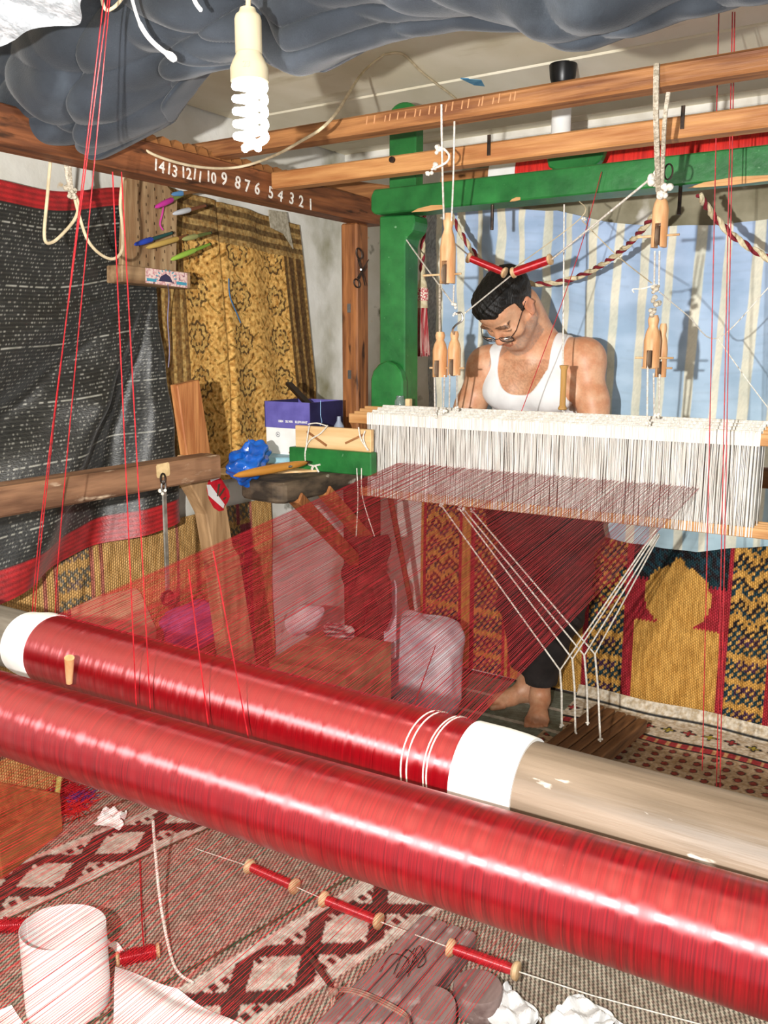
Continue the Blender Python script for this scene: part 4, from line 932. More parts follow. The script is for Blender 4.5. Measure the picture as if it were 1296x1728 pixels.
for poly, m in (([(349, 818), (355, 818), (379, 851), (377, 858), (352, 836)], mat('sticker_white', '#d8d4d0')), ([(355, 809), (370, 804), (371, 807), (356, 813)], WHITE), ([(368, 817), (372, 816), (368, 838), (366, 837)], mat('sticker_dark', '#4a3a2a')), ([(369, 837), (378, 823), (380, 825), (371, 839)], bpy.data.materials['sticker_dark']), ([(376, 842), (381, 838), (382, 840), (378, 844)], bpy.data.materials['sticker_dark'])):
    MB().prism([P(u, v, X=xst+.0008) for u, v in poly], (-.001, 0, 0)).build('print', m, st, smooth=False)
hk = thing('hook', P(283, 1020, X=-1.655), 'steel rod with an iron ring hung from the weathered rail', 'hook')
MB().tube([P(275, 808, X=-1.655)+Vector((0, .008*math.cos(a), .014*math.sin(a))) for a in [k*math.pi/6 for k in range(12)]], .0025, 6, closed=True).build('link', IRON, hk)
MB().tube([P(276, 822, X=-1.655)+Vector((0, .007*math.cos(a), .016*math.sin(a))) for a in [k*math.pi/6 for k in range(12)]], .0025, 6, closed=True).build('link', STEEL, hk)
lump(MB(), P(274, 832, X=-1.655), .01, 5).build('knot', CORDW, hk)
MB().bar(P(277, 828, X=-1.655), P(283, 996, X=-1.655), .011, .005, up=(1, 0, 0)).build('rod', STEEL, hk, smooth=False)
qc = P(283, 1009, X=-1.655); MB().tube([qc+Vector((0, .018*math.cos(a), .018*math.sin(a))) for a in [k*math.pi/10 for k in range(20)]], .004, 8, closed=True).build('ring', IRON, hk)

# things on the slab
ZS = 1.027
PUR = mat('purple_card', '#6a63ae', '#5b549c', rough=.45, scale=(20, 20, 20)); PURD = mat('dark_card', '#2c2850', '#241f42', rough=.45, scale=(20, 20, 20))
xb0, xb1 = P(448, 740, Y=2.27).x, P(524, 740, Y=2.27).x; zt1 = P(524, 680, Y=2.27).z; zmid = P(522, 719, Y=2.27).z; yb1 = P(578, 690, X=xb1).y
bx_ = thing('shoe_box', ((xb0+xb1)/2, (2.27+yb1)/2, ZS), 'open purple and white shoe box on the battered slab', 'box')
cxm, cym, dxm, dym = (xb0+xb1)/2, (2.27+yb1)/2, xb1-xb0, yb1-2.27
MB().box((cxm, cym, (ZS+zmid)/2), (dxm-.004, dym-.004, zmid-ZS)).build('white_base', WHITE, bx_, smooth=False, bevel=.001)
hz = zt1-zmid+.012; zc_ = (zt1+zmid-.012)/2
MB().box((cxm, 2.272, zc_), (dxm, .003, hz)).build('front_flap', PUR, bx_, smooth=False); MB().box((cxm, yb1, zc_), (dxm, .003, hz)).build('back_flap', PUR, bx_, smooth=False)
MB().box((xb1, cym, zc_), (.003, dym, hz)).build('side_flap', PURD, bx_, smooth=False); MB().box((xb0, cym, zc_), (.003, dym, hz)).build('side_flap', PURD, bx_, smooth=False)  # side flaps coloured much darker than the front and back flaps
MB().box((cxm, cym, zmid+.022), (dxm-.012, dym-.012, .004), Euler((.1, .06, 0)).to_matrix()).build('paper_lining', WHITE, bx_, smooth=False)
text_on('1884   SILVER   ELEPHANT', .011, P(494, 712, Y=2.2695), (1, 0, 0), (0, 0, 1), 'lettering', WHITE, bx_, .0002)
qc = P(469, 733, Y=2.271); MB().tube([qc+Vector((.008*math.cos(a), 0, .008*math.sin(a))) for a in [k*math.pi/12 for k in range(24)]], .0007, 5, closed=True).build('round_mark', PURD, bx_)
text_on('A', .009, qc, (1, 0, 0), (0, 0, 1), 'round_mark', PURD, bx_, .0002)
o = MB().bar(P(487, 647, Y=2.40), P(528, 690, Y=2.33), .026, .012).build('dark_bar', mat('dark_bar', '#2b1d17', '#17100c', rough=.4, scale=(20, 20, 20)), smooth=False, bevel=.002); tag(o, 'dark brown bar poking out of the purple shoe box', 'bar')
cord('string', [P(541, 676, X=xb1+.004), P(541, 700, X=xb1+.004), P(543, 712, X=xb1+.004), P(540, 718, X=xb1+.004)], .0012, mat('pale_blue_string', '#8fb4d8'), 'pale blue thread hanging over the dark side of the shoe box', 'string')
yT = 2.21
xt0, xt1 = P(493, 765, Y=yT).x, P(631, 780, Y=yT).x; ztt = P(493, 753, Y=yT).z; xw0 = P(503, 740, Y=yT+.01).x; zwt = P(503, 717, Y=yT+.01).z
gt = thing('green_tray', ((xt0+xt1)/2, yT, ZS+.0), 'green painted board tied with string below a pale plank', 'board')
MB().box(((xt0+xt1)/2, yT+.0, (ZS+.001+ztt)/2), (xt1-xt0, .035, ztt-ZS-.001)).build('green_board', GREEN, gt, smooth=False, bevel=.003)
MB().box(((xw0+xt1-.008)/2, yT+.004, (ztt+zwt)/2), (xt1-.008-xw0, .018, zwt-ztt)).build('pale_plank', PALEWOOD, gt, smooth=False, bevel=.002)
for a, b in (((518, 728), (551, 752)), ((583, 748), (614, 733))):
    MB().bar(P(*a, Y=yT-.008), P(*b, Y=yT-.008), .006, .005, up=(0, 1, 0)).build('peg', WOODX, gt, smooth=False)
for pts in (((553, 718), (540, 732), (524, 742), (516, 756), (515, 775), (518, 782)), ((522, 718), (519, 735), (516, 760)), ((605, 721), (608, 738), (614, 750), (622, 760)), ((616, 727), (613, 740), (620, 760)), ((520, 716), (535, 714), (552, 719))):
    MB().tube(spline([P(u, v, Y=yT-.021) for u, v in pts], 5), .0022, 6).build('string', CORDW, gt)
mb = MB()
for pts in (((518, 782), (528, 786), (540, 784)), ((530, 786), (524, 796)), ((532, 786), (538, 797)), ((534, 785), (526, 790), (531, 798))): mb.tube(spline([P(u, v, Y=yT-.024) for u, v in pts], 5), .003, 6)
mb.build('bow', CORDW, gt)
for u in (602, 610): cord('string', [P(u, 790, Y=yT-.02), P(u+2, 840, Y=yT-.02), P(u-1 if u < 605 else u+22, 905, Y=yT)], .0016, CORDW, 'white string hanging below the green tray', 'string', 'strings below the green tray')
# blue bag
BAG = mat('blue_plastic', '#1766c8', '#0c4aa0', rough=.2, scale=(20, 20, 20), spec=.8, bump=.8, bscale=(30, 30, 30))
bc = P(412, 770, X=-1.72)
def bag_fn(U, V):
    a, b = U*2*math.pi, (V-.5)*math.pi; f = 1+.12*np.sin(2*a+3*b)+.10*np.sin(4*a-5*b+1)+.06*np.sin(9*b+7*a)
    r_ = np.cos(b); ex = 1+.35*np.clip(np.cos(a), 0, 1)
    return bc.x+.045*r_*np.cos(a+1.2)*f, bc.y+.02+.080*r_*np.sin(a+1.2)*f, ZS+.054+.048*np.sin(b)*f+.018*np.sin(a+1.2)
o = sheet('plastic_bag', bag_fn, 60, 36, BAG, thick=.001); tag(o, 'crumpled bright blue plastic bag at the end of the rail', 'bag')
xsl = -1.64
def on(u, v, z): return P(u, v, Z=z)
o = MB().prism([on(u, v, ZS+.035) for u, v in ((427, 757), (448, 753), (490, 758), (491, 772), (436, 773), (425, 766))], (0, 0, -.02)).build('soap_slab', mat('pale_blue_slab', '#9cc3cf', '#7facbc', rough=.5, scale=(25, 25, 25)), smooth=False, bevel=.004); tag(o, 'pale blue slab between the blue bag and green tray', 'slab')
s0, s1 = P(394, 786, X=-1.63), P(519, 786, X=-1.63); s0.z = s1.z = ZS+.040
sh = thing('weaving_shuttle', (s0+s1)/2-Vector((0, 0, .012)), 'ochre wooden boat shuttle with pointed tips on the slab', 'shuttle')
n_ = 16; mb = MB(); mb.tube([s0.lerp(s1, k/n_) for k in range(n_+1)], [max(.002, .0135*math.sin(math.pi*k/n_)**.35) for k in range(n_+1)], 14); mb.build('body', wood('shuttle_wood', '#d09340', '#b2742a', 'Y', fine=50, rough=.3), sh)
MB().lathe(s1-(s1-s0).normalized()*.004, (s1-s0), [(.007, 0), (.005, .008), (.0005, .02)], 10).build('tip', IRON, sh)
qm = s0.lerp(s1, .70); MB().ball(qm+Vector((.0125, 0, 0)), (.003, .010, .004), 12, 8).build('eyelet', STEEL, sh)
o = MB().prism([on(u, v, ZS+.006) for u, v in ((345, 797), (372, 790), (560, 785), (560, 792), (400, 799))], (0, 0, -.006)).build('thin_board', PALEWOOD, smooth=False); tag(o, 'thin pale board lying under the shuttle', 'board')
for a, b, r_, c, lab in (((452, 748), (490, 764), .0045, '#b8274a', 'crimson marker lying behind the pale blue slab'), ((457, 744), (502, 750), .0025, '#2f2f38', 'slim dark brush behind the markers'), ((446, 750), (492, 757), .004, '#7a5238', 'brown quill among the markers'), ((470, 749), (497, 760), .005, '#8b8f92', 'grey metal tube beside the crimson marker')):
    o = MB().lathe(on(*a, ZS+.042), on(*b, ZS+.042)-on(*a, ZS+.042), [(r_*.4, 0), (r_, .006), (r_, (on(*b, ZS+.042)-on(*a, ZS+.042)).length)], 10).build('marker', mat('marker', c, rough=.4)); tag(o, lab, 'pen')
o = MB().ball(on(459, 744, ZS+.044), .006, 10, 8).build('blue_cap', mat('blue_cap', '#2f52b8', rough=.4)); tag(o, 'round blue pen cap at the brush end', 'cap')
GLASS = mat('grey_jar', '#c9d6d4', '#aebcba', rough=.12, trans=.75, scale=(20, 20, 20))
q = P(680, 690, Y=2.36); j = thing('glass_jar', (q.x-.02, 2.375, 1.205), 'small glass jar standing on the heddle slats by the green post', 'jar')
MB().lathe((q.x-.02, 2.375, 1.222), (0, 0, 1), [(.016, 0), (.018, .003), (.018, .028), (.012, .036), (.012, .044)], 18).build('body', GLASS, j)
MB().box((q.x+.012, 2.375, 1.24), (.016, .02, .035)).build('wood_block', PALEWOOD, j, smooth=False, bevel=.002)
o = MB().lathe(Vector((P(572, 716, Y=2.30).x, 2.30, ZS)), (0, 0, 1), [(.017, 0), (.019, .006), (.019, .12), (.016, .14), (.007, .155), (.006, .17)], 14).build('plastic_bottle', mat('grey_plastic', '#9aa3b4', '#868fa2', rough=.4)); tag(o, 'small grey plastic bottle between the pale plank and the wooden post', 'bottle')

# clutter on the floor behind the red threads
SACK = mat('white_sack', '#ded9dc', '#b9b2b8', rough=.55, scale=(10, 10, 10), bump=.6, bscale=(14, 14, 14))
def blob(name, c, s, m, label, cat, amp=.10, fr=3, rot=0):
    c = Vector(c)
    def f(U, V):
        a, b = U*2*math.pi, (V-.5)*math.pi; k = 1+amp*np.sin(fr*a+2*b+c.x*9)+amp*.6*np.sin((2*fr+1)*b-3*a)+amp*.4*np.sin(11*a+7*b)
        cx = np.sign(np.cos(a))*np.abs(np.cos(a))**.6; sx = np.sign(np.sin(a))*np.abs(np.sin(a))**.6; rb = np.cos(b)**.5
        x, y = s[0]*rb*cx*k, s[1]*rb*sx*k; cr, sr = math.cos(rot), math.sin(rot)
        return c.x+x*cr-y*sr, c.y+x*sr+y*cr, c.z+s[2]+s[2]*np.sign(np.sin(b))*np.abs(np.sin(b))**.6*(1+amp*.5*np.sin(3*a))
    o = sheet(name, f, 56, 36, m, thick=.002); return tag(o, label, cat)
q = P(672, 1150, Y=2.72); blob('white_sack', (q.x+.07, 2.78, 0), (.17, .10, .20), SACK, 'white plastic sack slumped behind the red threads', 'sack', .05, 2)
q = P(657, 1110, Y=2.55); o = MB().prism([P(u, v, Y=2.54) for u, v in ((646, 1112), (648, 1010), (655, 985), (664, 978), (668, 990), (666, 1112))], (0, .012, 0)).build('white_strap', SACK, smooth=False, bevel=.003); tag(o, 'upright white strap standing in front of the sack', 'strap')
def crate(c, s, rz, m, label, name='carton', h0=0):
    M = Euler((0, 0, rz)).to_matrix(); t = thing(name, (c[0], c[1], 0), label, 'box')
    MB().box((c[0], c[1], s[2]/2), s, M).build('body', m, t, smooth=False, bevel=.004)
    for sg in (-1, 1):
        d = M @ Vector((0, sg*s[1]*.25, 0)); MB().box(Vector((c[0], c[1], s[2]+.003))+d, (s[0], s[1]*.48, .004), M @ Euler((sg*-.04, 0, 0)).to_matrix()).build('flap', m, t, smooth=False)
    return t
CARD = mat('cardboard', '#b08a62', '#8d6a48', rough=.8, scale=(9, 9, 9))
crate((-1.62, 2.22, 0), (.28, .34, .42), .12, CARD, 'brown carton on the floor behind the left of the red threads')
q = P(512, 1060, Y=2.32); o = MB().lathe(q+Vector((-.05, .0, 0)), (.9, -.1, .55), [(.03, 0), (.042, .01), (.048, .10), (.02, .16), (.012, .17)], 18).build('plastic_cup', SACK); tag(o, 'white plastic tub lying on the brown carton', 'tub')
q = P(572, 1065, Y=2.30); o = MB().box(q, (.11, .03, .05), Euler((0, .1, .3)).to_matrix()).build('patterned_bundle', mat('grey_knit', '#b9b3ac', '#3a3634', rough=.9, scale=(14, 14, 90), lo=.45, hi=.55), smooth=False, bevel=.012); tag(o, 'folded grey patterned cloth beside the white tub', 'cloth')
blob('pink_cloth', (P(322, 1060, X=-2.20).x, P(322, 1060, X=-2.20).y, P(322, 1060, X=-2.20).z-.08), (.045, .12, .085), mat('pink_fabric', '#c8659a', '#9c4478', rough=.8, scale=(9, 9, 9)), 'pink cloth bag hung low on the faded straw mat', 'bag', .10, 3)
# ------------------------------------------------------------------ the weaver: one continuous body grown from blended volumes
class Vol:
    def __init__(s, lo, hi, h):
        s.lo = np.array(lo, float); s.h = h; s.n = np.ceil((np.array(hi)-s.lo)/h).astype(int)+1
        s.F = np.full(s.n, .5, np.float32)
    def _sub(s, lo, hi, pad):
        a = np.clip(np.floor((np.minimum(lo, hi)-pad-s.lo)/s.h).astype(int), 0, s.n-1); b = np.clip(np.ceil((np.maximum(lo, hi)+pad-s.lo)/s.h).astype(int)+1, 1, s.n)
        sl = tuple(slice(i, j) for i, j in zip(a, b))
        ax = [s.lo[k]+np.arange(a[k], b[k])*s.h for k in range(3)]
        return sl, np.stack(np.meshgrid(*ax, indexing='ij'), -1)
    def _join(s, sl, d, k, sub=False):
        A = s.F[sl]
        if sub: d = -d; hh = np.clip(.5-.5*(A-d)/k, 0, 1); s.F[sl] = (A+(d-A)*hh+k*hh*(1-hh)).astype(np.float32); return
        hh = np.clip(.5+.5*(A-d)/k, 0, 1); s.F[sl] = (A+(d-A)*hh-k*hh*(1-hh)).astype(np.float32)
    def cap(s, a, b, ra, rb=None, k=.02):
        a, b = np.array(a, float), np.array(b, float); rb = ra if rb is None else rb
        sl, p_ = s._sub(a, b, max(ra, rb)+2.5*k+.02); ab = b-a; t = np.clip(((p_-a)@ab)/(ab@ab+1e-12), 0, 1)
        d = np.linalg.norm(p_-a-t[..., None]*ab, axis=-1)-(ra+(rb-ra)*t); s._join(sl, d, k)
    def ell(s, c, r, k=.02, M=None, sub=False):
        c, r = np.array(c, float), np.array(r, float); sl, p_ = s._sub(c, c, r.max()+2.5*k+.02); q = p_-c
        if M is not None: q = q@M
        k0 = np.linalg.norm(q/r, axis=-1); k1 = np.linalg.norm(q/r**2, axis=-1)+1e-9; d = k0*(k0-1)/k1; s._join(sl, d, k, sub)
    def pts(s):
        return s._sub(s.lo, s.lo+(s.n-1)*s.h, 0)[1]

def surface_nets(F, lo, h):
    n = F.shape; S = F < 0
    corners = [(i, j, k) for i in (0, 1) for j in (0, 1) for k in (0, 1)]
    cnt = sum(S[i:n[0]-1+i, j:n[1]-1+j, k:n[2]-1+k].astype(np.int8) for i, j, k in corners)
    act = (cnt > 0) & (cnt < 8); ii = np.argwhere(act); idx = -np.ones(act.shape, np.int64); idx[act] = np.arange(len(ii))
    acc = np.zeros((len(ii), 3)); num = np.zeros(len(ii))
    for a in corners:
        for ax in range(3):
            if a[ax]: continue
            b = list(a); b[ax] = 1
            fa_ = F[ii[:, 0]+a[0], ii[:, 1]+a[1], ii[:, 2]+a[2]]; fb_ = F[ii[:, 0]+b[0], ii[:, 1]+b[1], ii[:, 2]+b[2]]
            m = (fa_ < 0) != (fb_ < 0); t = np.where(m, fa_/(fa_-fb_+1e-12), 0); q = np.tile(np.array(a, float), (len(ii), 1)); q[:, ax] += t
            acc[m] += q[m]; num[m] += 1
    V = (ii+acc/num[:, None])*h+lo
    faces = []
    for ax in range(3):
        o1, o2 = [(1, 2), (2, 0), (0, 1)][ax]
        s0 = [slice(1, n[k]-1) for k in range(3)]; s1 = list(s0); s0[ax] = slice(0, n[ax]-1); s1[ax] = slice(1, n[ax])
        A, B = S[tuple(s0)], S[tuple(s1)]; e = np.argwhere(A != B); flip = A[tuple(e.T)]
        off = np.ones(3, int); off[ax] = 0; e = e+off
        def g(d1, d2):
            c = e.copy(); c[:, o1] -= d1; c[:, o2] -= d2; return idx[c[:, 0], c[:, 1], c[:, 2]]
        q = np.stack([g(1, 1), g(0, 1), g(0, 0), g(1, 0)], 1); q[~flip] = q[~flip][:, ::-1]; faces.append(q)
    f = np.concatenate(faces); return V, f[(f >= 0).all(1)]

HM = np.array([[-0.96966078, -0.14455565, -0.19713353], [0.24393659, -0.51972237, -0.81876956], [0.01590306, -0.84201682, 0.53921682]])
HC = np.array([-1.2035, 2.64, 1.549])
hl = lambda x, y, z: HC+HM@np.array([x, y, z])
h_ = .0042
B = Vol((-1.56, 2.44, -.012), (-.80, 3.20, 1.70), h_)
# torso
xc = -1.165
torso = [((xc, 2.96, .90), (.165, .115, .12)), ((xc, 2.93, 1.02), (.155, .115, .14)), ((xc+.0, 2.855, 1.20), (.175, .125, .17)), ((xc-.005, 2.80, 1.33), (.165, .095, .10))]
def torso_into(vol, grow=0):
    for c, r in torso: vol.ell(c, np.array(r)+grow, .06)
    vol.cap((xc+.16, 2.80, 1.375), (xc-.16, 2.765, 1.355), .055+grow, .052+grow, .04)
    vol.cap((xc+.05, 2.80, 1.40), (xc+.145, 2.80, 1.39), .06+grow, .055+grow, .04); vol.cap((xc-.05, 2.79, 1.39), (xc-.14, 2.77, 1.37), .058+grow, .052+grow, .04)
    for sx in (-.075, .08): vol.ell((xc+sx, 2.725, 1.275), np.array((.085, .05, .065))+grow, .04)
torso_into(B)
# neck
nb_ = (xc+.0, 2.805, 1.43)
B.cap(nb_, hl(0, -.035, -.06), .064, .060, .04); B.cap((xc+.0, 2.83, 1.42), hl(0, -.05, -.045), .055, .044, .03)
B.cap((xc-.01, 2.735, 1.40), hl(0, .01, -.085), .035, .04, .04)
# arms
ELB = {1: (-.925, 2.755, 1.135), -1: (-1.425, 2.72, 1.10)}; SHO = {1: (-.992, 2.79, 1.375), -1: (-1.335, 2.755, 1.35)}; HAN = {1: (-1.085, 2.60, 1.125), -1: (-1.265, 2.60, 1.115)}
for s in (1, -1):
    a, e, w_ = map(np.array, (SHO[s], ELB[s], HAN[s]))
    B.ell(a+np.array([.004*s, 0, 0]), (.062, .062, .068), .03)
    B.cap(a, a*.45+e*.55, .056, .050, .03); B.cap(a*.45+e*.55, e, .050, .043, .03); m = e*.7+w_*.3
    B.cap(e, m, .043, .046, .02); B.cap(m, w_, .044, .028, .02)
    d = w_-e; d /= np.linalg.norm(d); f_ = np.array([-.35*s, -.75, -.25]); f_ /= np.linalg.norm(f_); side = np.cross(f_, [0, 0, 1.]); side /= np.linalg.norm(side); up = np.cross(side, f_)
    pc = w_+f_*.045
    B.cap(w_, pc, .027, .024, .012)
    for j, (o_, L) in enumerate(((-.028, .058), (-.010, .068), (.009, .064), (.027, .05))):
        k0 = w_+f_*.078+side*o_; B.cap(pc+side*o_*.8, k0, .013, .0105, .008); k1 = k0+f_*L*.5-up*.012; k2 = k1+f_*L*.32-up*.024; B.cap(k0, k1, .0095, .0088, .004); B.cap(k1, k2, .0088, .0078, .003)
    t0 = w_+f_*.025-side*.026*s; t1 = t0+f_*.035-side*.022*s-up*.006; t2 = t1+f_*.026-up*.01; B.cap(t0, t1, .013, .0105, .008); B.cap(t1, t2, .0105, .009, .003)
# legs and feet
HIP = {1: (-1.075, 2.97, .88), -1: (-1.255, 2.97, .88)}; KNE = {1: (-1.10, 2.94, .50), -1: (-1.255, 2.96, .50)}; ANK = {1: (-1.205, 3.035, .095), -1: (-1.285, 3.09, .10)}; TOE = {1: (-1.135, 2.83, .02), -1: (-1.405, 2.945, .02)}
for s in (1, -1):
    hpp, kn, an_, to = map(np.array, (HIP[s], KNE[s], ANK[s], TOE[s]))
    B.cap(hpp, kn, .078, .055, .04); cf = kn*.65+an_*.35+np.array([0, .015, 0]); B.cap(kn, cf, .052, .052, .03); B.cap(cf, an_, .05, .034, .03)
    fd = to-an_; fd[2] = 0; fd /= np.linalg.norm(fd); sd = np.cross(fd, [0, 0, 1.])
    heel = an_-fd*.04; heel[2] = .032; B.ell(heel, (.032, .032, .032), .02); an2 = an_.copy(); an2[2] = .055; B.cap(an_, an2, .034, .036, .02)
    ball = an_+fd*.12; ball[2] = .022; B.cap(an2, ball+np.array([0, 0, .008]), .036, .026, .03)
    B.cap(heel, ball, .026, .022, .02)
    for o_ in (-.024, .0, .024): B.cap(ball-fd*.05+sd*o_*.6, ball+sd*o_*1.25, .020, .016, .02)
    for j, (o_, L, r_) in enumerate(((-.036, .045, .0125), (-.015, .046, .0095), (.003, .042, .009), (.019, .035, .0085), (.034, .026, .008))):
        o2 = o_*(-1 if s > 0 else 1); q0 = ball+sd*o2; q0[2] = .017; q1 = q0+fd*L; q1[2] = r_+.001; B.cap(q0, q1, r_*1.05, r_, .004)
# head
def head(vol):
    E = lambda c, r, k=.012, sub=False: vol.ell(hl(*c), r, k, HM, sub)
    C_ = lambda a, b, ra, rb, k=.01: vol.cap(hl(*a), hl(*b), ra, rb, k)
    E((0, -.012, .035), (.074, .098, .082), .02); E((0, .04, -.02), (.062, .058, .085), .025)
    C_((-.055, .005, -.055), (-.022, .072, -.098), .024, .02, .025); C_((.055, .005, -.055), (.022, .072, -.098), .024, .02, .025)
    E((0, .080, -.098), (.027, .020, .017), .02); E((0, .065, .055), (.058, .035, .035), .03)
    for s in (-1, 1):
        E((s*.033, .091, .019), (.028, .010, .008), .014); E((s*.043, .068, -.030), (.026, .024, .024), .02)
        E((s*.033, .092, -.004), (.017, .010, .010), .010, True); E((s*.033, .080, -.004), (.014, .012, .011), .004)
        C_((s*.020, .0905, -.004), (s*.046, .086, -.006), .0035, .003, .003)
        E((s*.013, .106, -.037), (.009, .009, .007), .006)
        E((s*.078, -.004, -.004), (.008, .020, .034), .006); C_((s*.083, -.014, .020), (s*.086, -.020, -.006), .005, .005, .006); C_((s*.083, -.014, .022), (s*.080, .006, .018), .005, .004, .005); E((s*.080, .002, -.030), (.006, .010, .010), .006)
        E((s*.089, .000, .002), (.007, .009, .016), .004, True)
    C_((0, .095, .010), (0, .116, -.026), .009, .0115, .010); E((0, .117, -.030), (.0125, .010, .0095), .008)
    E((0, .098, -.052), (.022, .009, .010), .012)
    E((0, .1005, -.064), (.022, .0085, .0045), .004); E((0, .0985, -.073), (.019, .009, .0055), .004)
    E((0, .112, -.0685), (.024, .010, .0013), .002, True)
head(B)
V, Fc = surface_nets(B.F, B.lo, h_)
loc = (V-HC)@HM; x_, y_, z2 = loc.T; nz = hsh(np.floor(V[:, 0]/.004), np.floor(V[:, 2]/.004), np.floor(V[:, 1]/.004)*.37)
skin = np.tile(L_('#dba884'), (len(V), 1))*(.94+.12*nz[:, None])
low = V[:, 2] < .6; skin[low] *= np.array([.82, .78, .76])
inhead = (np.abs(x_) < .10) & (y_ > -.13) & (z2 > -.135)
def tint(m, c, a):
    a = np.broadcast_to(a, m.shape)[m][:, None]; skin[m] = skin[m]*(1-a)+L_(c)*a
tint(inhead & (y_ > .0) & (z2 < -.040) & (np.hypot(x_/.03, (z2+.068)/.016) > 1) & (np.hypot(x_/.045, (z2+.035)/.03) > 1), '#8f8078', .30+.45*nz)
tint(inhead & (np.hypot(x_/.022, (z2+.068)/.0095) < 1) & (y_ > .09), '#a8604e', .75)
tint(inhead & (y_ > .085) & (z2 < -.044) & (z2 > -.059) & (np.abs(x_) < .028), '#5c4a40', .35+.4*nz)
for s in (-1, 1):
    bx2, bz = (x_*s-.034)/.025, (z2-.021-.004*np.cos((x_*s-.03)*60))/.0055
    tint(inhead & (y_ > .07) & (np.hypot(bx2, bz) < 1), '#2a1c16', .6+.35*nz)
    tint(inhead & (y_ > .075) & (np.abs(z2+.006) < .0022) & (np.abs(x_*s-.033) < .015), '#3a261c', .75)
    tint(inhead & (x_*s > .074) & (np.abs(y_) < .03) & (np.abs(z2) < .045), '#d07a62', .35)
tint(inhead & (np.hypot(x_/.02, (z2+.03)/.02) < 1) & (y_ > .10), '#d08468', .4)
ch = (V[:, 1] < 2.80) & (V[:, 2] > 1.25) & (V[:, 2] < 1.38) & (np.abs(V[:, 0]-xc) < .08)
tint(ch, '#7d5238', .10+.30*(nz > .55))
SKIN = mat('skin', '#ffffff', '#f0dcd0', rough=.45, scale=(25, 25, 25), attr=True, sub=.05, spec=.45, bump=.08, bscale=(260, 260, 260))
man = thing('person', (-1.2, 3.0, 0), 'man in a white vest and dark trousers bending over the loom, wearing glasses', 'person')
mk('body', V, Fc, SKIN, man, col=skin, angle=180)
# vest: the torso grown by a few millimetres, cut at neckline, armholes and hem
T = Vol((xc-.26, 2.60, .80), (xc+.28, 3.12, 1.56), .005)
torso_into(T, .006); T.cap(nb_, hl(0, -.035, -.06), .069, .06, .04)
p_ = T.pts(); px_, py_, pz_ = p_[..., 0], p_[..., 1], p_[..., 2]; xr_ = px_-(xc-.012)
zn = np.where(py_ < 2.80, 1.262, 1.36)+.0
scoop = np.minimum(.088-np.abs(xr_), pz_-zn-.085*(np.abs(xr_)/.088)**3)
wv_ = np.interp(pz_, [1.15, 1.20, 1.25, 1.30, 1.38, 1.5], [.26, .19, .163, .145, .131, .128])
arm = np.abs(xr_)-wv_
T.F = np.maximum(np.maximum(T.F, scoop.astype(np.float32)), np.maximum(arm, .86-pz_).astype(np.float32))
V2, F2 = surface_nets(T.F, T.lo, .005)
mk('vest', V2, F2, mat('white_jersey', '#f6f5f3', '#eceae8', rough=.8, scale=(20, 20, 8), bump=.2, bscale=(60, 60, 30)), man, angle=180)
# trousers
TR = Vol((-1.56, 2.72, .06), (-.82, 3.26, 1.02), .006)
TR.ell((xc-.02, 2.965, .90), (.20, .14, .12), .05); TR.ell((xc-.03, 2.96, .80), (.215, .145, .13), .05)
for s in (1, -1):
    hpp, kn, an_ = map(np.array, (HIP[s], KNE[s], ANK[s])); hem = an_+np.array([0, 0, .055])
    TR.cap(hpp, kn, .118, .098, .05); TR.cap(kn, hem+np.array([0, 0, .03]), .097, .070, .04); TR.cap(hem+np.array([0, 0, .075]), hem, .072, .068, .012)
p_ = TR.pts(); wr = .007*np.sin(p_[..., 2]*34+p_[..., 0]*21)+.005*np.sin(p_[..., 2]*61-p_[..., 0]*33+p_[..., 1]*20)
hemz = np.where(p_[..., 0]+.0*p_[..., 1] > -1.25, .125, .155)
TR.F = np.maximum(TR.F+wr*np.clip((p_[..., 2]-.2)*4, .2, 1), np.maximum(hemz-p_[..., 2], p_[..., 2]-.98)).astype(np.float32)
V3, F3 = surface_nets(TR.F, TR.lo, .006)
mk('trousers', V3, F3, mat('dark_trousers', '#2b2422', '#1c1817', rough=.85, scale=(14, 14, 14), bump=.15, bscale=(200, 200, 200)), man, angle=180)
STI = mat('stitching', '#c9c3ba', rough=.8)
for s in (1, -1):
    c = np.array(ANK[s])+np.array([0, 0, .085]); MB().tube([Vector((c[0]+.0755*math.cos(a), c[1]+.0755*math.sin(a), c[2]+.012)) for a in [k*math.pi/16 for k in range(32)]], .0012, 5, closed=True).build('hem_stitch', STI, man)
# hair
H = Vol(tuple(HC-.16), tuple(HC+.16), .0036)
H.ell(hl(0, -.014, .038), (.080, .103, .087), .02, HM); H.ell(hl(0, .066, .080), (.056, .040, .030), .025, HM); H.ell(hl(0, .03, .10), (.06, .06, .03), .02, HM)
p_ = (H.pts()-HC)@HM; lx3, ly3, lz3 = p_[..., 0], p_[..., 1], p_[..., 2]
ns = .0014*np.sin(lx3*190+ly3*60)*np.sin(ly3*150-lz3*90)+.0012*np.sin(lx3*330-lz3*240+ly3*120)
line = lz3-(.80*ly3-.016+.010*np.cos(lx3*40)); side = (np.abs(lx3) > .045) & (ly3 > .025)
cut = np.where(side, lz3-(.052+.4*(ly3-.025)), line)
H.F = np.maximum(H.F+ns, -cut).astype(np.float32)
V4, F4 = surface_nets(H.F, H.lo, .0036)
l4 = (V4-HC)@HM; hc_ = np.tile(L_('#181512'), (len(V4), 1)); g = hsh(np.floor(V4[:, 0]/.0036), np.floor(V4[:, 1]/.0036), np.floor(V4[:, 2]/.0036)); sd4 = np.clip((np.abs(l4[:, 0])-.05)/.03, 0, 1)*np.clip((.06-l4[:, 2])/.06, 0, 1)
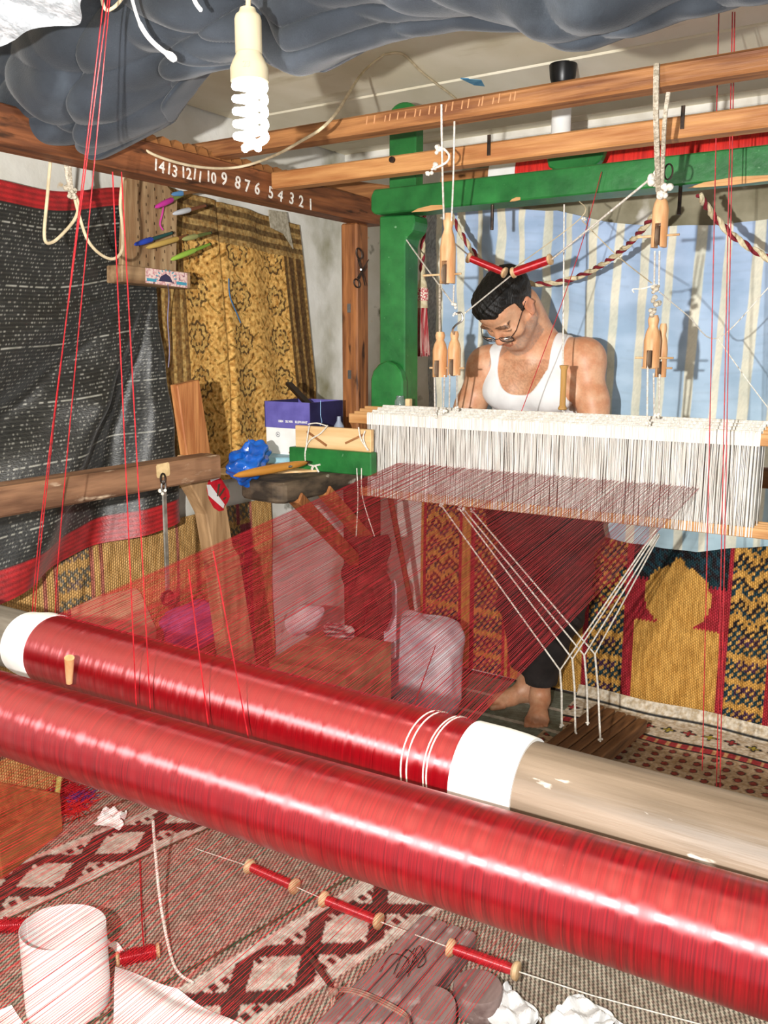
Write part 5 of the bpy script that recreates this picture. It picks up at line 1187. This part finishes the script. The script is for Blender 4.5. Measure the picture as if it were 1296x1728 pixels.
hc_ = hc_*(1-.45*sd4[:, None]*g[:, None])+L_('#8d857a')*(.45*sd4*g)[:, None]
mk('hair', V4, F4, mat('hair', '#ffffff', '#b5a89c', rough=.5, scale=(160, 160, 40), attr=True, bump=.8, bscale=(240, 240, 60), spec=.4), man, col=hc_, angle=180)
# glasses, low on the nose
gl = None
hv = lambda x, y, z: Vector(hl(x, y, z))
for s in (-1, 1):
    pts = []
    for k in range(28):
        a = 2*math.pi*k/28; cx_, sx_ = math.cos(a), math.sin(a); ex = math.copysign(abs(cx_)**.6, cx_); ez = math.copysign(abs(sx_)**.6, sx_)
        pts.append(hv(s*.036+.025*ex, .117-.006*abs(ex if s*ex > 0 else 0), -.016+.0125*ez))
    if gl is None: gl = rim = MB().tube(pts, .0014, 6, closed=True).build('glasses', BLACK, man); gl['label'] = 'thin dark framed reading glasses'
    else: rim = MB().tube(pts, .0014, 6, closed=True).build('rim', BLACK, gl)
    MB().prism(pts, hv(0, .001, 0)-hv(0, 0, 0)).build('lens', mat('lens_glass', '#eef4f4', rough=.02, trans=.96, spec=.6), gl, smooth=False)
    MB().tube([hv(s*.061, .111, -.006), hv(s*.072, .09, -.002), hv(s*.080, .03, .016), hv(s*.083, .0, .024), hv(s*.081, -.02, .012)], .0013, 6).build('temple_arm', BLACK, gl)
MB().tube(spline([hv(-.012, .117, -.010), hv(0, .122, -.006), hv(.012, .117, -.010)], 5), .0011, 6).build('bridge', BLACK, gl)
# breast beam with woven cloth under his hands
bbm = thing('breast_beam', (-1.0, 2.60, 1.028), 'wooden breast beam rolled with red cloth under the weaver\'s hands', 'beam')
MB().cyl((-1.60, 2.60, 1.058), (-.26, 2.60, 1.058), .030, n=20).build('core', WOODX, bbm)
MB().cyl((-1.39, 2.60, 1.058), (-.48, 2.60, 1.058), .034, n=24).build('woven_cloth', REDTHREAD2, bbm)
# ------------------------------------------------------------------ floor in front: mat, papers, spools, wood
FM = mat('plastic_weave', '#ffffff', '#d8d0cc', rough=.6, scale=(40, 40, 40), attr=True, bump=.3, bscale=(120, 120, 120))
e0, e1 = P(108, 1515, Z=0), P(332, 1415, Z=0); dmx = (e1-e0).normalized(); dmy = Vector((-dmx.y, dmx.x, 0)); org = e0
if dmy.dot(Vector((1, 0, 0))) < 0: dmy = -dmy
def fm_fn(U, V):
    a = -1.0+U*2.30; b = -.75+V*2.35
    x = org.x+dmx.x*a+dmy.x*b; y = org.y+dmx.y*a+dmy.y*b
    x = np.maximum(x, XL+.012)
    return x, y, .010+.003*np.sin(x*11+y*5)
def fm_col(U, V):
    a = -1.0+U*2.30; b = -.75+V*2.35
    ia, ib = np.round(U*519), np.round(V*399)
    n = hsh(ia, ib)
    ck = ((ia+2*(ib % 2)) % 4 < 2)
    base = np.where(ck[..., None], L_('#cfc2ae'), np.where((ib % 2 == 0)[..., None], L_('#4a2c26'), L_('#343a2e')))
    for b0, rev in ((-.115, 0), (.62, 1)):
        bb = (b-b0)/.10; band = np.abs(bb) < 1
        m = band
        aa = (a/.22) % 1; tri = np.abs(aa-.5)*2
        figs = (np.abs(np.abs(bb)-tri) < .28) | (np.hypot((aa-.5)*2.0, bb) < .28) | ((np.abs(np.abs(bb)-.62) < .12) & (((a/.03) % 1) < .55))
        cdark = np.where(ck[..., None], L_('#5a3a34'), L_('#473029'))
        base = np.where((band & ~figs)[..., None], L_('#d9d0c2'), np.where((band & figs)[..., None], cdark, base))
        base = np.where((np.abs(np.abs(bb)-1) < .10)[..., None], L_('#ddd5c8'), base)
    gl_ = (np.abs(b-.0) < .006) | (np.abs(b+.33) < .006) | (np.abs(b-.47) < .006); base = np.where((gl_ & ck)[..., None], L_('#3d6b4c'), base)
    edge = a > 1.13; base = np.where((edge & (hsh(np.floor(a/.02), np.floor(b/.05)) > .2))[..., None], L_('#d8cfc2'), base)
    return base*(.85+.3*n[..., None])
o = sheet('floor_mat', fm_fn, 520, 400, FM, fm_col, .004); tag(o, 'large woven floor mat with dark green, maroon and white bands', 'mat')
def f2_fn(U, V):
    x = -1.90+U*.95; y = 2.30+V*.95; return x, y, .008+.002*np.sin(x*9)
def f2_col(U, V):
    ia, ib = np.round(U*199), np.round(V*199); ck = ((ia+2*(ib % 2)) % 4 < 2)
    c = np.where(ck[..., None], L_('#9aa392'), L_('#3f4a3f')); st = (ib % 40 < 5); return np.where(st[..., None], L_('#c4c0b2'), c)
o = sheet('floor_mat', f2_fn, 200, 200, FM, f2_col, .003); tag(o, 'green and grey woven mat under the weaver\'s feet', 'mat')
zf = .016
# spools on a string
grp = 'red spools strung on the floor'
SP = [((418, 1461), (500, 1497), 'red spool strung on the floor, at the end of the string by the mat band'), ((543, 1516), (643, 1556), 'red spool strung on the floor between two other spools'), ((756, 1598), (876, 1640), 'red spool strung on the floor beside the wooden slats')]
for a, b, lab in SP: spool(P(*a, Z=.045 if a[0] < 700 else .09), P(*b, Z=.045 if a[0] < 700 else .09), .0125, .020, lab, grp)
o = MB().tube([P(330, 1432, Z=.05), P(418, 1461, Z=.045), P(500, 1497, Z=.045), P(543, 1516, Z=.045)], .0013, 6).tube([P(643, 1556, Z=.045), P(756, 1598, Z=.09)], .0015, 6).tube([P(876, 1640, Z=.09), P(1000, 1680, Z=.05), P(1180, 1728, Z=.05), P(1300, 1760, Z=.05)], .0015, 6)
o.tube([P(500, 1497, Z=.045), P(543, 1516, Z=.045), P(643, 1556, Z=.045), P(756, 1598, Z=.09), P(876, 1640, Z=.09)], .0012, 6)
o = o.build('spool_string', CORDW); tag(o, 'white string threading the red spools on the floor', 'string')
def lspool(a, b, lab, rc=.013):
    a, b = P(*a, Z=.03), P(*b, Z=.03); t = spool(a, b, rc, .017, lab, 'loose red bobbins on the floor')
    d = (b-a).normalized(); x, y, _ = frame(d); L = (b-a).length; pts = []
    for k in range(120):
        s = .12+.76*k/119; r_ = rc+.003+.004*random.random(); pts.append(a+d*L*s+(x*math.cos(k*1.1)+y*math.sin(k*1.1))*r_)
    MB().tube(pts, .0012, 4).build('loose_yarn', REDTHREAD, t)
lspool((195, 1620), (270, 1603), 'untidy red bobbin lying by the white paper roll'); lspool((-30, 1564), (70, 1558), 'untidy red bobbin lying at the pale lace edge of the mat')
cord('thread', [P(243, 1600, Z=.04), P(240, 1560, Z=.05), P(238, 1510, Z=.03), P(236, 1450, Z=.03)], .002, REDTHREAD, 'red thread trailing from the untidy bobbin', 'thread')
# white paper roll and sheets
pc = P(118, 1700, Z=0); pr = thing('paper_roll', (pc.x, pc.y, .017), 'wide white paper tube standing on the floor', 'paper roll')
rr = (P(190, 1690, Z=.05)-P(48, 1690, Z=.05)).length/2; zt_ = .20
v, f = [], []; n = 48
for i in range(n+1):
    a = R(-200)+R(405)*i/n; k = rr*(1-.05*i/n)
    for z in (.017, zt_-.01*math.sin(a)): v.append((pc.x+k*math.cos(a), pc.y+k*math.sin(a), z))
for i in range(n): f.append((2*i, 2*i+2, 2*i+3, 2*i+1))
nn = len(v); v2 = [(pc.x+(x-pc.x)*.985, pc.y+(y-pc.y)*.985, z) for x, y, z in v]; f += [tuple(q+nn for q in reversed(t_)) for t_ in f[:n]]
for i in range(n): f += [(2*i+1, 2*i+3, 2*i+3+nn, 2*i+1+nn), (2*i+2, 2*i, 2*i+nn, 2*i+2+nn)]
f += [(0, 1, 1+nn, nn), (2*n+1, 2*n, 2*n+nn, 2*n+1+nn)]
mk('tube', v+v2, f, WHITE, pr, angle=60)
def paper(name, pxs, z, label, amp=.006, m=WHITE, cat='paper', nu=24):
    q = [P(u, v_, Z=z) for u, v_ in pxs]
    def fn(U, V):
        pts = [(1-U)*(1-V)*q[0][i]+U*(1-V)*q[1][i]+U*V*q[2][i]+(1-U)*V*q[3][i] for i in range(3)]
        return pts[0], pts[1], pts[2]+amp*(1+np.sin(U*5+V*3))*.5+amp*.5*(1+np.sin(V*9-U*4))
    o = sheet(name, fn, nu, nu, m, thick=.0012); return tag(o, label, cat)
paper('paper_sheet', ((-60, 1730), (20, 1700), (90, 1800), (-60, 1830)), .02, 'white paper sheet lying left of the paper tube')
paper('paper_sheet', ((195, 1640), (300, 1675), (480, 1790), (190, 1790)), .02, 'large white paper sheet lying right of the paper tube', .012)
paper('paper_scrap', ((164, 1586), (178, 1584), (212, 1612), (196, 1616)), .022, 'small white paper scrap behind the paper tube', .01)
def crumple(name, pxs, z, hgt, label, m=WHITE, cat='paper', seed=1):
    q = [P(u, v_, Z=z) for u, v_ in pxs]
    def fn(U, V):
        pts = [(1-U)*(1-V)*q[0][i]+U*(1-V)*q[1][i]+U*V*q[2][i]+(1-U)*V*q[3][i] for i in range(3)]
        w_ = np.abs(((U*3.1+V*1.7+seed) % 1)-.5)+np.abs(((V*2.7-U*2.2+seed*.3) % 1)-.5); return pts[0]+.01*np.sin(V*9+seed), pts[1]+.01*np.sin(U*11), pts[2]+hgt*w_*np.sin(math.pi*np.clip(U, .08, .92))
    o = sheet(name, fn, 28, 28, m, thick=.0015, smooth=False); return tag(o, label, cat)
crumple('crumpled_paper', ((155, 1392), (182, 1368), (214, 1374), (206, 1402)), .022, .035, 'crumpled white paper on the mat beside the red lint')
RAGW = mat('white_cotton', '#efeeec', '#d9d8d6', rough=.85, scale=(30, 30, 30), bump=.5, bscale=(90, 90, 90))
crumple('white_cloth', ((812, 1700), (858, 1658), (925, 1722), (880, 1790)), .03, .03, 'white frayed cloth scrap beside the round wooden discs', RAGW, 'cloth', 2)
crumple('white_cloth', ((918, 1722), (985, 1676), (1060, 1728), (980, 1790)), .03, .028, 'white cloth scrap lying right of the frayed one', RAGW, 'cloth', 3)
# wooden slats and discs
DUSTY = wood('dusty_wood', '#8f7a74', '#5f4844', 'Y', fine=30, coarse=4, rough=.8, speck=('#b9a8a2', (30, 20, 30), .6, .75))
dl = (P(740, 1545, Z=.06)-P(600, 1690, Z=.06)); dn = dl.normalized(); dp = Vector((dn.y, -dn.x, 0))
pb = thing('slatted_board', P(650, 1640, Z=.012), 'dusty board of parallel wooden slats lying on the floor mat', 'board')
qA, qB, qC, qD = P(525, 1728, Z=.07), P(712, 1540, Z=.07), P(806, 1572, Z=.07), P(680, 1728, Z=.07)
for i in range(4):
    t0, t1 = i/4+.012, (i+1)/4-.012
    MB().prism([qA.lerp(qD, t0), qA.lerp(qD, t1), qB.lerp(qC, t1), qB.lerp(qC, t0)], (0, 0, -.055)).build('slat', DUSTY, pb, smooth=False, bevel=.006)
WIRE = mat('wire', '#a98a78', '#7c5f52', rough=.5, scale=(40, 40, 40))
mb = MB()
for k in range(3): mb.tube(spline([P(560, 1690+4*k, Z=.085), P(565, 1668+3*k, Z=.10), P(610, 1672+4*k, Z=.095), P(680, 1706+4*k, Z=.09), P(690, 1730, Z=.085)], 6), .002, 6)
lump(mb, P(563, 1672, Z=.095), .014, 7); mb.build('wire_tie', WIRE, pb)
for k in range(3): MB().tube(spline([P(640+k*24, 1640+4*k, Z=.084), P(662+k*22, 1610-7*k, Z=.084), P(690+k*14, 1622, Z=.084), P(668+k*18, 1650-9*k, Z=.084), P(700+k*12, 1600, Z=.084)], 6), .001, 5).build('stray_thread', IRON, pb)
o = MB().cyl(P(515, 1602, Z=.03), P(562, 1668, Z=.05), .008, .006, 10).build('stick', wood('dark_stick', '#5f3b30', '#40251e', 'Y')); tag(o, 'short dark stick leaning on the slatted board', 'stick')
for u, v_, lab in ((728, 1705, 'round wooden disc overlapping another at the floor edge'), (806, 1676, 'round wooden disc partly under the frayed white cloth')):
    c = P(u, v_, Z=.05); rr = (P(u+42, v_, Z=.05)-c).length
    o = MB().lathe((c.x, c.y, .016), (0, 0, 1), [(rr*.97, 0), (rr, .006), (rr, .046), (rr*.96, .052)], 36).build('wooden_disc', DUSTY); tag(o, lab, 'disc')
# lace hem, strings
cord('string', [P(258, 1385, Z=.30), P(262, 1440, Z=.20), P(270, 1520, Z=.10), P(285, 1600, Z=.04), P(300, 1640, Z=.025), P(326, 1658, Z=.022)], .0035, CORDW, 'long white string hanging from the roller to the mat', 'string')
# box at the left, stick, lint
BOXW = wood('orange_box', '#a8683a', '#7f4a26', 'Y', fine=30)
c0 = P(92, 1355, Z=.13); 
lb = thing('wooden_crate', P(40, 1450, Z=.014), 'low orange wooden crate on the mat by the left wall', 'crate')
cc = P(20, 1400, Z=.07); M_ = Euler((0, 0, .25)).to_matrix()
for d, s in (((0, .125, .075), (.22, .012, .12)), ((0, -.125, .075), (.22, .012, .12)), ((.11, 0, .075), (.012, .25, .12)), ((-.11, 0, .075), (.012, .25, .12)), ((0, 0, .02), (.22, .25, .010))):
    MB().box(Vector((cc.x-.03, cc.y-.02, .0))+M_ @ Vector(d), s, M_).build('board', BOXW, lb, smooth=False, bevel=.003)
o = MB().cyl(P(93, 1370, Z=.02), P(100, 1312, Z=.14), .008, n=10).build('yellow_stick', mat('yellow_stick', '#d9cf7a', '#b9ad58', rough=.5, scale=(60, 60, 10))); tag(o, 'short yellow stick standing beside the wooden crate', 'stick')
def tuft(c, r, m, label, k=160):
    a = np.array(c)+np.random.normal(0, r*.45, (k, 3))*np.array([1, 1, .3]); a[:, 2] = np.abs(a[:, 2]-.016)+.018; b = a+np.random.normal(0, r*.5, (k, 3))*np.array([1, 1, .35]); b[:, 2] = np.maximum(b[:, 2], .017)
    o = threads('yarn_lint', a, b, .0013, m); return tag(o, label, 'lint', kind='stuff')
tuft(P(125, 1365, Z=.02), .05, REDY, 'bright red yarn lint on the floor mat'); tuft(P(135, 1350, Z=.02), .04, mat('violet_yarn', '#4a2f78'), 'violet yarn lint beside the red lint'); tuft(P(120, 1338, Z=.02), .07, REDTHREAD, 'dark red yarn lint under the roller')
# long red threads strung upright through the loom
def upright(pts, label, r=.0011): return cord('red_thread', pts, r, REDTHREAD, label, 'thread', 'upright red threads', 4, 5)
for a, b in (((183, -10, 1.05), (66, 905, 1.05)), ((176, -10, 1.06), (70, 905, 1.06)), ((186, -10, 1.08), (105, 860, 1.08))):
    upright([P(a[0], a[1], Y=a[2]), P(b[0], b[1], Y=b[2]), P(b[0]-12, b[1]+180, Y=b[2]+.02)], 'red thread strung upright across the black sheet')
for a, b in (((190, 290), (230, 1192)), ((205, 290), (254, 1200)), ((318, 960), (352, 1228)), ((360, 930), (420, 1250))):
    upright([P(*a, Y=.913), P(*b, Y=.908)], 'red thread slanting down between the two rollers', .0010)
for u0, v0, u1, v1, y in ((1213, 20, 1185, 1300, 2.10), (1240, 20, 1215, 1330, 2.10), (1236, 20, 1209, 1330, 2.11)):
    upright([P(u0, v0, Y=y), P(u1, v1, Y=y)], 'red thread strung upright right of the pulleys', .0013)
upright([P(1015, 290, Y=2.36), P(985, 400, Y=2.34), P(945, 520, Y=2.3), P(880, 694, Y=2.24)], 'red thread falling past the weaver\'s face to the heddles', .0012)
upright([P(735, 1090, Y=1.5), P(697, 1195, Y=1.02)], 'loose red thread end beside the right paper cuff', .001)
o = MB().prism([P(u, v_, X=-2.25) for u, v_ in ((120, 1028), (160, 1008), (228, 992), (236, 1000), (262, 1060), (262, 1150), (120, 1150))], (.004, 0, 0)).build('cardboard_sheet', mat('beige_card', '#cdb48c', '#b79c74', rough=.8, scale=(9, 9, 9)), smooth=False); tag(o, 'beige cardboard sheet fixed low on the faded straw mat', 'cardboard')
